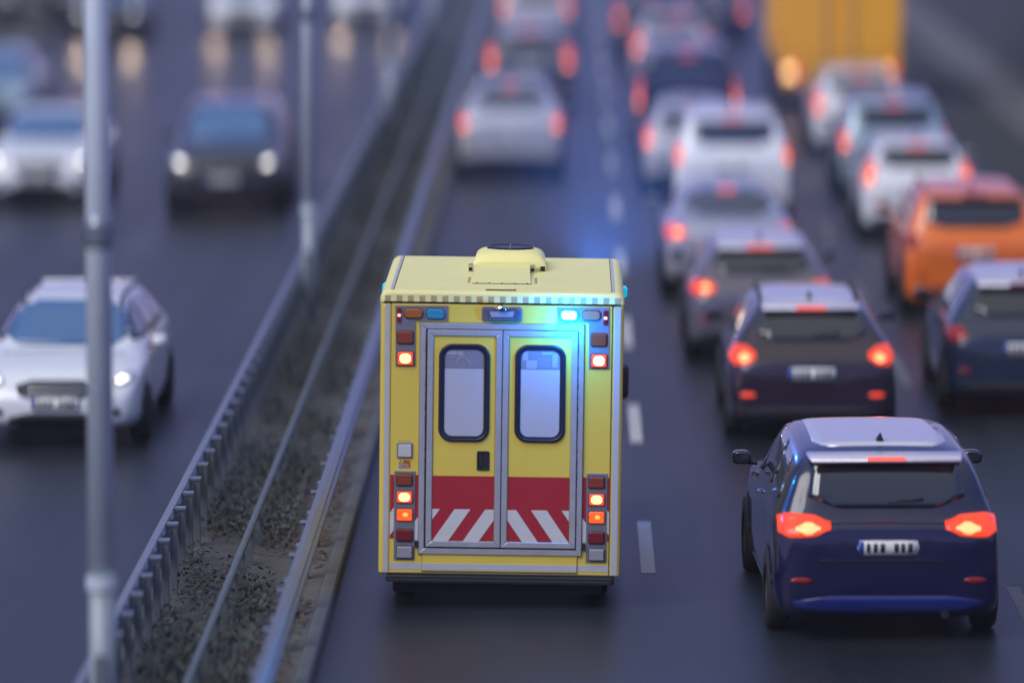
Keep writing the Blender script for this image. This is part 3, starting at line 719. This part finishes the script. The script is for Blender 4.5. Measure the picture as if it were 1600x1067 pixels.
# lower grey stripe
for a, b in ((wx0, c2(343, 800)[0] - .004), (c2(1208, 800)[0] + .004, wx1)):
    z0, z1 = c2(780, 842)[1], c2(780, 806)[1]
    part(MB().box(a + .002, b, -.0085, -.004, z0, z1), 'lower_stripe', M_REFL)
sx0, sx1 = c2(343, 800)[0], c2(1208, 800)[0]
g = MB(); rpris(g, sx0, sx1, c2(780, 850)[1], fz0 + .002, .0, -.016, .004, .003, 2); st = part(g, 'step_panel', M_YEL)
MB().box(sx0 + .004, sx1 - .004, -.019, -.014, c2(780, 842)[1], c2(780, 806)[1]).build('lower_stripe', M_REFL, st)
for xx in (sx0 - .004, sx1): part(MB().box(xx, xx + .004, -.009, 0, zb_ + .02, fz0), 'step_seam', M_SEAM)
part(MB().box(sx0 - .004, sx1 + .004, -.009, 0, c2(780, 855)[1], c2(780, 851)[1]), 'step_seam', M_SEAM)
# door surround
fw = 34 / 3.557 / PPM
def mitre_frame(name, o, w_, yb, yf, m, parent=am, top=True):
    x0, x1, z0, z1 = o; rails_ = [[(x0, z0), (x1, z0), (x1 - w_, z0 + w_), (x0 + w_, z0 + w_)], [(x1, z0), (x1, z1), (x1 - w_, z1 - w_), (x1 - w_, z0 + w_)],
                [(x1, z1), (x0, z1), (x0 + w_, z1 - w_), (x1 - w_, z1 - w_)], [(x0, z1), (x0, z0), (x0 + w_, z0 + w_), (x0 + w_, z1 - w_)]]
    rr = []
    for P_ in rails_:
        cx = sum(p[0] for p in P_) / 4; cz = sum(p[1] for p in P_) / 4
        P2 = []
        for (x, z) in P_:
            d = Vector((cx - x, cz - z)); 
            P2.append((x + math.copysign(.0012, d.x), z + math.copysign(.0012, d.y)))
        P3 = [(x + math.copysign(.004, cx - x), z + math.copysign(.004, cz - z)) for x, z in P2]
        mb = MB().loft([[(x, yb, z) for x, z in P2], [(x, yf + .004, z) for x, z in P2], [(x, yf, z) for x, z in P3]])
        rr.append(part(mb, name, m, parent))
    return rr
part(MB().box(fx0 - .003, fx1 + .003, -.012, 0, fz0 - .003, fz1 + .003), 'door_gasket', M_SEAM)
mitre_frame('door_surround', (fx0, fx1, fz0, fz1), fw, -.006, -.030, M_ALU)
# doors
ox0, ox1 = c1(374, 800)[0], c1(1210, 800)[0]; oz1 = c1(780, 534)[1]; oz0 = c2(780, 712)[1]; om = c1(792, 800)[0]
for side, dx0, dx1 in ((-1, ox0, om - .003), (1, om + .003, ox1)):
    g = MB(); g.box(dx0 + .004, dx1 - .004, -.018, -.004, oz0 + .004, oz1 - .004); dr = part(g, 'rear_door', M_YEL)
    px0, px1 = dx0 + fw, dx1 - fw; pz0, pz1 = oz0 + fw, oz1 - fw
    mitre_frame('door_frame', (dx0, dx1, oz0, oz1), fw, -.010, -.040, M_ALU, dr)
    g = MB(); rpris(g, px0 + .003, px1 - .003, pz0 + .003, pz1 - .003, -.01, -.026, .004, .003, 2); g.build('door_panel', M_YEL, dr)
    MB().box(px0 + .004, px1 - .004, -.0290, -.02, max(zch, pz0 + .004), zr1).build('red_band', M_CRED, dr)
    chevrons(dr, px0 + .004, px1 - .004, side, -.028, -.0315)
    # window
    wxa, wxb = (c1(438, 800)[0], c1(722, 800)[0]) if side < 0 else (c1(861, 800)[0], c1(1144, 800)[0])
    wza, wzb = (c2(600, 121)[1], c1(600, 608)[1])
    if side > 0: wza, wzb = (c2(1000, 125)[1], c1(1000, 613)[1])
    rb = 33 / 3.557 / PPM
    g = MB(); rring(g, (wxa, wxb, wza, wzb), (wxa + rb * .62, wxb - rb * .62, wza + rb * .62, wzb - rb * .62), .115, .09, -.022, -.046, .008, 8); rubber = g.build('window_rubber', M_RUB, dr, True)
    g = MB(); rring(g, (wxa + rb * .55, wxb - rb * .55, wza + rb * .55, wzb - rb * .55), (wxa + rb, wxb - rb, wza + rb, wzb - rb), .095, .07, -.022, -.038, .005, 8); g.build('window_bead', M_RUB, rubber)
    zf = c1(800, 750)[1]
    gx0, gx1, gz0, gz1 = wxa + rb * .9, wxb - rb * .9, wza + rb * .9, wzb - rb * .9
    pn = MB(); rpris(pn, gx0, gx1, gz0, gz1, -.026, -.0285, .07, .001, 8); pn.build('window_pane', mat('pane_back', (.23, .23, .29), .08, coat=1., vary=.1, scale=2), dr)
    P_ = [p for p in rrect(gx0 + .002, gx1 - .002, gz0 + .002, gz1, .07, 8) if p[1] < zf]
    P_ = [(gx1 - .002, zf)] + [(gx0 + .002, zf)] + [p for p in P_ if p[1] < (gz0 + gz1) / 2]
    g = MB(); poly(g, P_, -.028, -.0305); g.build('frosted_film', M_FROST, dr)
    # things glimpsed through the clear strip
    mi = mat('cabin_fittings', (.34, .34, .40), .5); mi2 = mat('cabin_shade', (.22, .22, .28), .5)
    if side < 0:
        for (a, b, c, d, m_) in ((478, 540, 648, 668, mi), (545, 575, 650, 672, mi), (600, 640, 700, 744, mi2), (485, 530, 672, 690, mi2)):
            (x0, z1), (x1, z0) = c1(a, c), c1(b, d); g = MB(); rpris(g, x0, x1, z0, z1, -.027, -.0300, .01, .0005, 3); g.build('cabin_fitting', m_, dr)
        cx, cz = c1(572, 712); MB().tube([(cx - .055 + .11 * k / 8, -.029, cz + .05 * math.sin(math.pi * k / 8)) for k in range(9)], .004, 6).build('cabin_handle', mi, dr)
    else:
        for (a, b, c, d, m_) in ((905, 935, 650, 700, mi), (1010, 1085, 655, 668, mi), (990, 1060, 690, 745, mi2), (925, 985, 700, 746, mi), (1070, 1100, 662, 740, mi)):
            (x0, z1), (x1, z0) = c1(a, c), c1(b, d); g = MB(); rpris(g, x0, x1, z0, z1, -.027, -.0300, .01, .0005, 3); g.build('cabin_fitting', m_, dr)
    if side < 0:
        (x0, z1), (x1, z0) = c2(650, 172), c2(719, 281)
        g = MB(); rring(g, (x0, x1, z0, z1), (x0 + .012, x1 - .012, z0 + .012, z1 - .012), .012, .008, -.024, -.036, .003, 3); hd = g.build('door_handle', M_BLACK, dr)
        g = MB(); rpris(g, x0 + .01, x1 - .01, z0 + .01, z1 - .01, -.024, -.0275, .008, .001, 3); g.build('handle_recess', M_SEAM, dr)
        g = MB(); rpris(g, x0 + .018, x0 + .05, z0 + .03, z1 - .018, -.026, -.034, .008, .003, 3); g.build('handle_lever', M_BLACK, dr)
# rubber edge lines beside the doors, a little ragged
for xx in (c1(371, 800)[0] - .004, c1(1209, 800)[0] + .002):
    g = MB(); rnd = random.Random(3); n = 90; v = []
    for k in range(n):
        z = oz0 + (oz1 - oz0) * k / (n - 1)
        wd = .0035 + rnd.random() ** 2 * .006
        v += [(xx - wd, -.0335, z), (xx + wd, -.0335, z)]
    for k in range(n): v += []
    f = [(2 * k, 2 * k + 1, 2 * k + 3, 2 * k + 2) for k in range(n - 1)]
    g.add(v, f); m_ = len(v); g.add([(a, b + .02, c) for a, b, c in v], f); part(g, 'rubber_seal', M_SEAM)
# hinge blocks
for a, b, cc, d in ((303, 325, 675, 712), (1232, 1252, 688, 725)):
    (x0, z1), (x1, z0) = c2(a, cc), c2(b, d); g = MB(); rpris(g, x0, x1, z0, z1, -.004, -.035, .004, .003, 3); part(g, 'door_catch', M_BLACK)
# lamp plates
def rect(fn, a, b, c, d):
    x0, z1 = fn(a, c); x1, z0 = fn(b, d); return min(x0, x1), max(x0, x1), min(z0, z1), max(z0, z1)
def lampplate(fn, a, b, c, d): 
    x0, x1, z0, z1 = rect(fn, a, b, c, d); g = MB(); rpris(g, x0, x1, z0, z1, -.004, -.016, .006, .003, 3); return part(g, 'lamp_plate', M_LPLATE)
def lplate(pts, fn):
    P_ = [fn(*p) for p in pts]; g = MB(); poly(g, P_, -.004, -.016); return part(g, 'lamp_plate', M_LPLATE)
lplate([(198, 398), (490, 398), (490, 482), (308, 482), (308, 733), (198, 733)], c1)
lplate([(1096, 408), (1385, 408), (1385, 747), (1272, 747), (1272, 492), (1096, 492)], c1)
lampplate(c2, 190, 300, 285, 783); lampplate(c2, 1262, 1372, 297, 798)
L_AMB_OFF = mat('amber_lens', (.42, .13, .02), .2, coat=1.); L_BLUE_FAINT = mat('blue_lens', (.02, .24, .42), .2, coat=1., emit=(.01, .22, .42), es=.12)  # the unlit blue lens is given a faint glow of its own
L_BROWN = mat('amber_red_lens', (.28, .05, .02), .2, coat=1.); L_DRED = mat('dark_red_lens', (.20, .012, .014), .2, coat=1.)
L_CLEAR = mat('clear_lens', (.34, .33, .37), .15, coat=1.); L_PINK = mat('amber_lens_pale', (.40, .17, .10), .2, coat=1.)
L_LIT = mat('lamp_lit_core', (.6, .5, .3), .3, emit=(1, .70, .26), es=1.25); L_LITR = mat('lamp_lit_rim', (.7, .1, .03), .3, emit=(1, .06, .02), es=.6)
L_ORG = mat('lamp_lit_orange', (.6, .1, .02), .3, emit=(1, .10, .008), es=.8); L_ORGC = mat('lamp_orange_core', (.6, .3, .1), .3, emit=(1, .42, .06), es=1.1)
L_CYAN = mat('blue_strobe_core', (.8, 1, 1), .3, emit=(.55, 1, .92), es=1.5); L_CYANR = mat('blue_strobe_rim', (0, .6, .8), .3, emit=(.0, .62, .85), es=1.3)
L_SOCK = mat('socket_cover', (.55, .54, .52), .4); L_DOT = mat('marker_dot', (.9, .5, .4), .3, emit=(1, .35, .22), es=1.4)
def lamp(fn, a, b, c, d, m, core=None, cshrink=.25, rnd=.35, holder=True, bezel=M_BLACK, ribs=False, name='rear_lamp', coff=(0, 0)):
    x0, x1, z0, z1 = rect(fn, a, b, c, d); w_ = x1 - x0; h_ = z1 - z0; r = min(w_, h_) * rnd
    g = MB(); rring(g, (x0 - .004, x1 + .004, z0 - .004, z1 + .004), (x0 + .005, x1 - .005, z0 + .005, z1 - .005), r + .004, r - .002, -.014, -.026, .003, 5)
    bz = part(g, name, bezel)
    g = MB(); rpris(g, x0 + .003, x1 - .003, z0 + .003, z1 - .003, -.014, -.034, r * .9, .008, 5); g.build('lens', m, bz, False)
    if core:
        s = cshrink; cx = coff[0] * w_; cz = coff[1] * h_
        g = MB(); rpris(g, x0 + w_ * s + cx, x1 - w_ * s + cx, z0 + h_ * s + cz, z1 - h_ * s + cz, -.03, -.0365, min(w_, h_) * (.5 - s) * .9, .001, 5); g.build('lit_bulb', core, bz)
    if ribs:
        for k in range(1, 5):
            zz = z0 + h_ * k / 5; MB().box(x0 + w_ * .12, x1 - w_ * .12, -.0355, -.03, zz - .0012, zz + .0012).build('lens_rib', m, bz)
    for sx in (-1, 1):
        xx = x0 + .011 if sx < 0 else x1 - .011
        MB().tube([(xx, -.026, (z0 + z1) / 2), (xx, -.0362, (z0 + z1) / 2)], .0045, 8).build('screw', M_SEAM, bz)
    return bz
lamp(c1, 247, 350, 412, 469, L_AMB_OFF, rnd=.42, ribs=True)
lamp(c1, 369, 472, 414, 472, L_BLUE_FAINT, rnd=.42, ribs=True)
strobe = lamp(c1, 1109, 1215, 420, 480, L_CYANR, L_CYAN, .10, rnd=.42, bezel=mat('teal_bezel', (.02, .10, .10), .4))
lamp(c1, 1236, 1338, 423, 480, L_PINK, rnd=.42, ribs=True)
lamp(c1, 208, 297, 537, 610, L_BROWN, rnd=.14, ribs=True); lamp(c1, 1284, 1372, 549, 624, L_BROWN, rnd=.14, ribs=True)
lamp(c1, 208, 297, 651, 728, L_LITR, L_LIT, .14, rnd=.14); lamp(c1, 1284, 1372, 664, 740, L_LITR, L_LIT, .14, rnd=.14)
for (a, b, o) in ((201, 290, 0), (1273, 1361, 13)):
    lamp(c2, a, b, 301 + o, 368 + o, L_BROWN, rnd=.14, ribs=True)
    lamp(c2, a, b, 396 + o, 464 + o, L_LITR, L_LIT, .14, rnd=.14)
    lamp(c2, a, b, 495 + o, 564 + o, L_ORG, L_ORGC, .34, rnd=.14, coff=(.06, .03))
    lamp(c2, a, b, 609 + o, 678 + o, L_DRED, rnd=.14, ribs=True)
    lamp(c2, a, b, 704 + o, 774 + o, L_CLEAR, rnd=.14, ribs=True)
for a, b, cc, d in ((208, 230, 408, 491), (1353, 1376, 424, 506)):
    x0, x1, z0, z1 = rect(c1, a, b, cc, d); g = MB(); rpris(g, x0, x1, z0, z1, -.014, -.028, .008, .003, 3); mk_ = part(g, 'marker_light', L_DRED)
    g = MB(); rpris(g, x0 + .004, x1 - .004, z0 + .052, z0 + .075, -.026, -.030, .006, .001, 4); g.build('lit_bulb', L_DOT, mk_)
# centre reversing camera unit
x0, x1, z0, z1 = rect(c1, 678, 900, 402, 488)
M_CAMB = mat('camera_housing', (.17, .18, .24), .4, .3)
g = MB(); rpris(g, x0, x1, z0, z1, -.004, -.024, .02, .006, 4); cu = part(g, 'camera_unit', M_CAMB)
g = MB(); poly(g, [c1(698, 418), c1(882, 418), c1(866, 478), c1(714, 478)], -.02, -.05); g.build('lamp_hood', mat('camera_hood', (.10, .11, .16), .35, .3), cu)
g = MB(); poly(g, [c1(722, 428), c1(858, 428), c1(850, 458), c1(730, 458)], -.048, -.054); g.build('work_lamp_lens', L_CLEAR, cu)
for k in range(7):
    x0_, z0_ = c1(722 + k * 20, 474); MB().box(x0_, x0_ + .012, -.054, -.048, z0_, z0_ + .006).build('led', L_CLEAR, cu)
cx, cz = c1(789, 412)
g = MB(); g.loft([[(cx + a * .045 * k, y, cz + b * .028 * k) for a, b in [(math.cos(2 * math.pi * i / 14), math.sin(2 * math.pi * i / 14)) for i in range(14)]] for y, k in ((-.02, 1), (-.07, 1), (-.085, .8))])
g.build('camera', M_CHROME, cu, True)
MB().tube([(cx, -.08, cz), (cx, -.09, cz)], .014, 12).build('camera_lens', M_SEAM, cu)
for s in (-1, 1): MB().tube([(cx + s * .05, -.05, cz), (cx + s * .062, -.05, cz)], .012, 8).build('bracket_screw', M_CHROME, cu)
# socket, stickers
x0, x1, z0, z1 = rect(c2, 204, 291, 127, 215)
g = MB(); rpris(g, x0, x1, z0, z1, -.004, -.018, .01, .004, 4); sk = part(g, 'power_socket', M_LPLATE)
g = MB(); rpris(g, x0 + .014, x1 - .010, z0 + .012, z1 - .014, -.016, -.026, .006, .004, 4); g.build('socket_cover', L_SOCK, sk)
x0, z0 = c2(212, 121)
for k in range(9):
    part(MB().box(x0 + k * .0125, x0 + k * .0125 + .0075, -.0068, -.005, z0, z0 + (.004 if k % 3 else .006)), 'print_mark', M_INK)
M_STO = mat('sticker_orange', (.62, .18, .03), .5); M_STR = mat('sticker_red', (.45, .03, .03), .5)
for (a, b, cc, d, m_) in ((238, 279, 224, 246, M_STO), (238, 279, 249, 270, M_STR)):
    x0, x1, z0, z1 = rect(c2, a, b, cc, d); sk_ = part(MB().box(x0, x1, -.0085, -.005, z0, z1), 'warning_sticker', m_)
    for r_ in range(3):
        MB().box(x0 + .006, x1 - .006 - .006 * r_, -.0095, -.008, z0 + .006 + r_ * .009, z0 + .009 + r_ * .009).build('sticker_text', M_WSTR if m_ is M_STR else M_INK, sk_)
g = MB(); poly(g, [c2(213, 246), c2(236, 246), c2(225, 223)], -.0085, -.005); wt = part(g, 'warning_triangle', M_INK)
g = MB(); poly(g, [c2(217.5, 243.5), c2(232, 243.5), c2(225, 229)], -.0098, -.008); g.build('triangle_face', mat('sticker_yellow', (.7, .5, .05), .5), wt)
cx, cz = c2(224, 260); MB().tube([(cx, -.005, cz), (cx, -.0085, cz)], .020, 18).build('round_sticker', M_WSTR, am).rotation_euler = (0, ROLL, 0)
g = MB(); rgs = [[(cx + r_ * math.cos(t_), y, cz + r_ * math.sin(t_)) for t_ in [2 * math.pi * k / 18 for k in range(18)]] for r_, y in ((.017, -.008), (.017, -.0095), (.012, -.0095), (.012, -.008))]
g.loft(rgs, cap=False); part(g, 'sticker_ring', mat('sticker_blue', (.04, .06, .3), .5))
part(MB().add([(cx - .011, -.0097, cz - .009), (cx - .007, -.0097, cz - .012), (cx + .011, -.0097, cz + .009), (cx + .007, -.0097, cz + .012)], [(0, 1, 2, 3)]), 'sticker_bar', M_INK)
# bumper with ribs and underside
bx0, bx1 = c2(140, 880)[0], c2(1415, 880)[0]; bz1 = zb_ - .006; bz0 = c2(780, 908)[1]
g = MB(); g.loft([[(x, y, z) for x, z in rrect(bx0 + d, bx1 - d, bz0, bz1, .02, 3)] for y, d in ((-.07, .02), (-.05, 0), (.2, 0))]); bp_ = part(g, 'bumper', M_BLACK)
for k in range(3):
    z = bz0 + .02 + k * .028; MB().box(bx0 + .03, bx1 - .03, -.078, -.06, z, z + .010).build('bumper_tread', mat('tread_grey', (.05, .05, .06), .5), bp_)
part(MB().box(xl + .08, xr - .08, .2, LBOX, .30, zb_ - .002), 'chassis', M_SEAM)
part(MB().box(xl + .16, xr - .16, .10, .13, .13, zb_ - .02), 'underbody_shade', M_SEAM)  # dark sheet standing in for the shade below the bumper
# slot, roof flap, fan cowl on the roof
def roofp(cx, cy):
    """photo detail scale -> x, distance from the rear on the roof plane"""
    px, py = 560 + cx / 3.557, 370 + cy / 3.557
    p = R(6.904); h = H_CAM - zt_; dep = 7800 * h / (math.cos(p) * (py + 411)); Y = (dep - h * math.sin(p)) / math.cos(p)
    return (px - 895) * dep / 7800 - AX - ROLL * zt_, Y - AY
zr = zt_
(xa, ya), (xb, yb) = roofp(705, 299), roofp(888, 299)
ya = max(ya, .12)
g = MB(); g.loft([[(xa, ya + e, zr - .003), (xa + .03, ya + e, zr + h), (xb - .03, ya + e, zr + h), (xb, ya + e, zr - .003)] for e, h in ((-.03, .004), (.0, .014), (.10, .010))]); sl = part(g, 'roof_light_lip', M_ROOFLIT)
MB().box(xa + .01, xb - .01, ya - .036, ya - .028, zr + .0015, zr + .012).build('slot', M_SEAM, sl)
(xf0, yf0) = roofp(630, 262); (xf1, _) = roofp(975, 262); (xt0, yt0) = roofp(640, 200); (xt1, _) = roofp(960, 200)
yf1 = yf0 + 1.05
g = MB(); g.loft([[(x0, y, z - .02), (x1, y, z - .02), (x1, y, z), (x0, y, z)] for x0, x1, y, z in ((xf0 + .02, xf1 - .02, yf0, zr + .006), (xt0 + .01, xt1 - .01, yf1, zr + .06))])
fl = part(g, 'roof_flap', M_ROOFLIT)
MB().box(xf0 + .01, xf1 - .01, yf0 - .012, yf0 - .002, zr, zr + .005).build('flap_seam', M_SEAM, fl)
for k in range(5):
    x = xf0 + .05 + (xf1 - xf0 - .1) * k / 4; MB().tube([(x, yf0 - .016, zr + .008), (x, yf0 - .010, zr + .008)], .006, 8).build('rivet', M_SEAM, fl)
for s, x in ((-1, xt0 - .02), (1, xt1 + .02)):
    br = part(MB().box(x - .022, x + .022, yf1 - .10, yf1 - .02, zr, zr + .07), 'bracket', M_CHROME)
    MB().box(x - .016, x + .016, yf1 - .112, yf1 - .10, zr + .01, zr + .04).build('bracket_bolt', M_SEAM, br)
    x2 = (xf0 - .03) if s < 0 else (xf1 + .012)
    for r_ in range(2):
        for k in range(7):
            part(MB().box(x2 + r_ * .014, x2 + r_ * .014 + .007, yf0 + .05 + k * .07, yf0 + .05 + k * .07 + (.05 if (k + r_) % 3 else .03), zr + .0005, zr + .002), 'print_mark', M_INK)
ycw = yf1 + .03; cwx = (c1(597, 165)[0] + c1(1003, 165)[0]) / 2 + .03; hwc = .335
g = MB(); rg = []
for y, k, hgt in ((ycw, 1, .055), (ycw + .02, 1.0, .125), (ycw + .09, .97, .165), (ycw + .45, .95, .172), (ycw + .72, .95, .15), (ycw + .85, .9, .06)):
    rr = []
    for i in range(19):
        a = math.pi * i / 18; cxx = math.copysign(abs(math.cos(a)) ** .42, math.cos(a)); cz_ = abs(math.sin(a)) ** .55
        rr.append((cwx + hwc * k * cxx, y, zr + .0 + hgt * cz_))
    rg.append(rr)
g.loft(rg); fc = part(g, 'fan_cowl', M_ROOFLIT, smooth=True)
n = 22; g = MB(); g.loft([[(cwx + a_ * math.cos(2 * math.pi * k / n), ycw + .40 + a_ * .9 * math.sin(2 * math.pi * k / n), zr + z) for k in range(n)] for a_, z in ((.21, .14), (.21, .181), (.195, .185), (.18, .176))]); g.build('fan_grille', M_RUB, fc)
MB().box(cwx - .006, cwx + .006, ycw + .20, ycw + .6, zr + .178, zr + .187).build('fan_bar', M_CAMB, fc)
for s in (-1, 1):
    part(MB().box(cwx + s * .30 - .02, cwx + s * .30 + .02, ycw - .006, ycw + .03, zr - .002, zr + .045), 'cowl_foot', M_SEAM)
# cab ahead of the box, mirrors, side beacons, wheels
g = MB(); rg = []
for y, zt2, k, z0 in ((LBOX - .02, 2.45, .93, .35), (LBOX + .6, 2.35, .92, .35), (LBOX + 1.1, 2.2, .90, .35), (LBOX + 1.75, 1.45, .90, .35), (LBOX + 2.4, 1.15, .86, .38), (LBOX + 2.75, .95, .78, .42)):
    rg.append([(x * k, y, z) for x, z in rrect(-1.02, 1.02, z0, zt2, .16, 4)])
cab = part(MB().loft(rg), 'cab', M_YEL, smooth=True)
g = MB(); g.loft([[(-.78, y, z), (.78, y, z), (.78, y + .02, z + .01), (-.78, y + .02, z + .01)] for y, z in ((LBOX + 1.78, 1.47), (LBOX + 1.17, 2.16))]); g.build('windscreen', M_GLASS_SKY, cab)
for s in (-1, 1):
    g = MB(); rg = []
    for y, k in ((-.06, .8), (-.03, 1), (.05, .8)):
        rg.append([(s * 1.09 + x * k * .7, LBOX + 1.5 + y, 1.45 + z * k) for x, z in rrect(-.10, .10, -.17, .17, .06, 3)])
    mr_ = part(MB().loft(rg), 'wing_mirror', M_BLACK); MB().tube([(s * .9, LBOX + 1.5, 1.36), (s * 1.05, LBOX + 1.5, 1.4)], .03, 8).build('mirror_arm', M_BLACK, mr_)
    sbz = zt_ - .16
    e = xr if s > 0 else xl
    g = MB(); g.loft([[(e + s * dx, y, sbz + z) for y, z in rrect(1.6 - w2, 1.6 + w2, -h2, h2, .02, 3)] for dx, w2, h2 in ((0, .10, .045), (.03, .10, .045), (.045, .08, .03))])
    part(g, 'side_beacon', mat('side_beacon_lens', (0, .3, .4), .3, emit=(0, .42, .6), es=.8))
for sx in (-1, 1):
    for yy in (.85, LBOX + 1.95):
        wheel(am, sx * .93, yy, .34, sx)
    hm = part(MB().box(sx * .93 - .09, sx * .93 + .09, .55, 1.15, .30, .36), 'mud_guard', M_BLACK)

# light given off by lit lamps, plus an added spot for glow in the air ---------------------------------------------
def point(name, loc, col, e, r, parent=None):
    l = bpy.data.lights.new(name, 'POINT'); l.energy = e; l.color = col; l.shadow_soft_size = r
    o = bpy.data.objects.new(name, l); COL.objects.link(o); o.location = loc; return o
sx_, sz_ = c1(1162, 450)
point('strobe_glow_light', (AX + sx_ + .02, AY - .34, sz_ - .10), (.0, .25, 1), 42, .05)
point('strobe_near_light', (AX + sx_ + .03, AY - .085, sz_), (.0, .5, .9), .4, .03)
point('beacon_light', (AX + .75, AY + LBOX + 1.6, 2.55), (.04, .24, 1), 60, .10)
l = bpy.data.lights.new('air_glow_spot', 'SPOT'); l.energy = 28000; l.color = (.05, .26, 1); l.spot_size = R(152); l.spot_blend = 1; l.shadow_soft_size = .1  # unseen upward spot, added to make the blue glow hang in the haze
o = bpy.data.objects.new('air_glow_spot', l); COL.objects.link(o); o.location = (AX + .82, AY + LBOX + .50, 2.52)
o.rotation_euler = Vector((.24, .10, 1)).to_track_quat('-Z', 'Y').to_euler()
def spot(name, X, Y, z, e):
    l = bpy.data.lights.new(name, 'SPOT'); l.energy = e; l.color = (1, .72, .48); l.spot_size = R(28); l.spot_blend = .8; l.shadow_soft_size = .08
    o = bpy.data.objects.new(name, l); COL.objects.link(o); o.location = (X, Y, z); o.rotation_euler = (R(86), 0, math.pi); return o
for px, py in ((165, 66), (378, 56), (572, 44)):
    X, Y = at(px, py)
    for s in (-1, 1): spot('headlamp_beam', X + s * .65, Y - .12, .72, 38)

# ------------------------------------------------------------------ evening haze
hz = MB().box(-260, 260, -130, 910, -1.6, 13).build('haze', mat('haze_air', (1, 1, 1)))
hz.data.materials.clear(); hm_ = bpy.data.materials.new('evening_haze'); hm_.use_nodes = True
ht = hm_.node_tree; ht.nodes.clear(); ho = ht.nodes.new('ShaderNodeOutputMaterial'); hv = ht.nodes.new('ShaderNodeVolumePrincipled')
hv.inputs['Color'].default_value = (.86, .84, .95, 1); hv.inputs['Density'].default_value = .0004; hv.inputs['Anisotropy'].default_value = 0
ht.links.new(hv.outputs[0], ho.inputs['Volume']); hz.data.materials.append(hm_)
tag(hz, 'thin evening haze over the road', 'haze', kind='stuff')
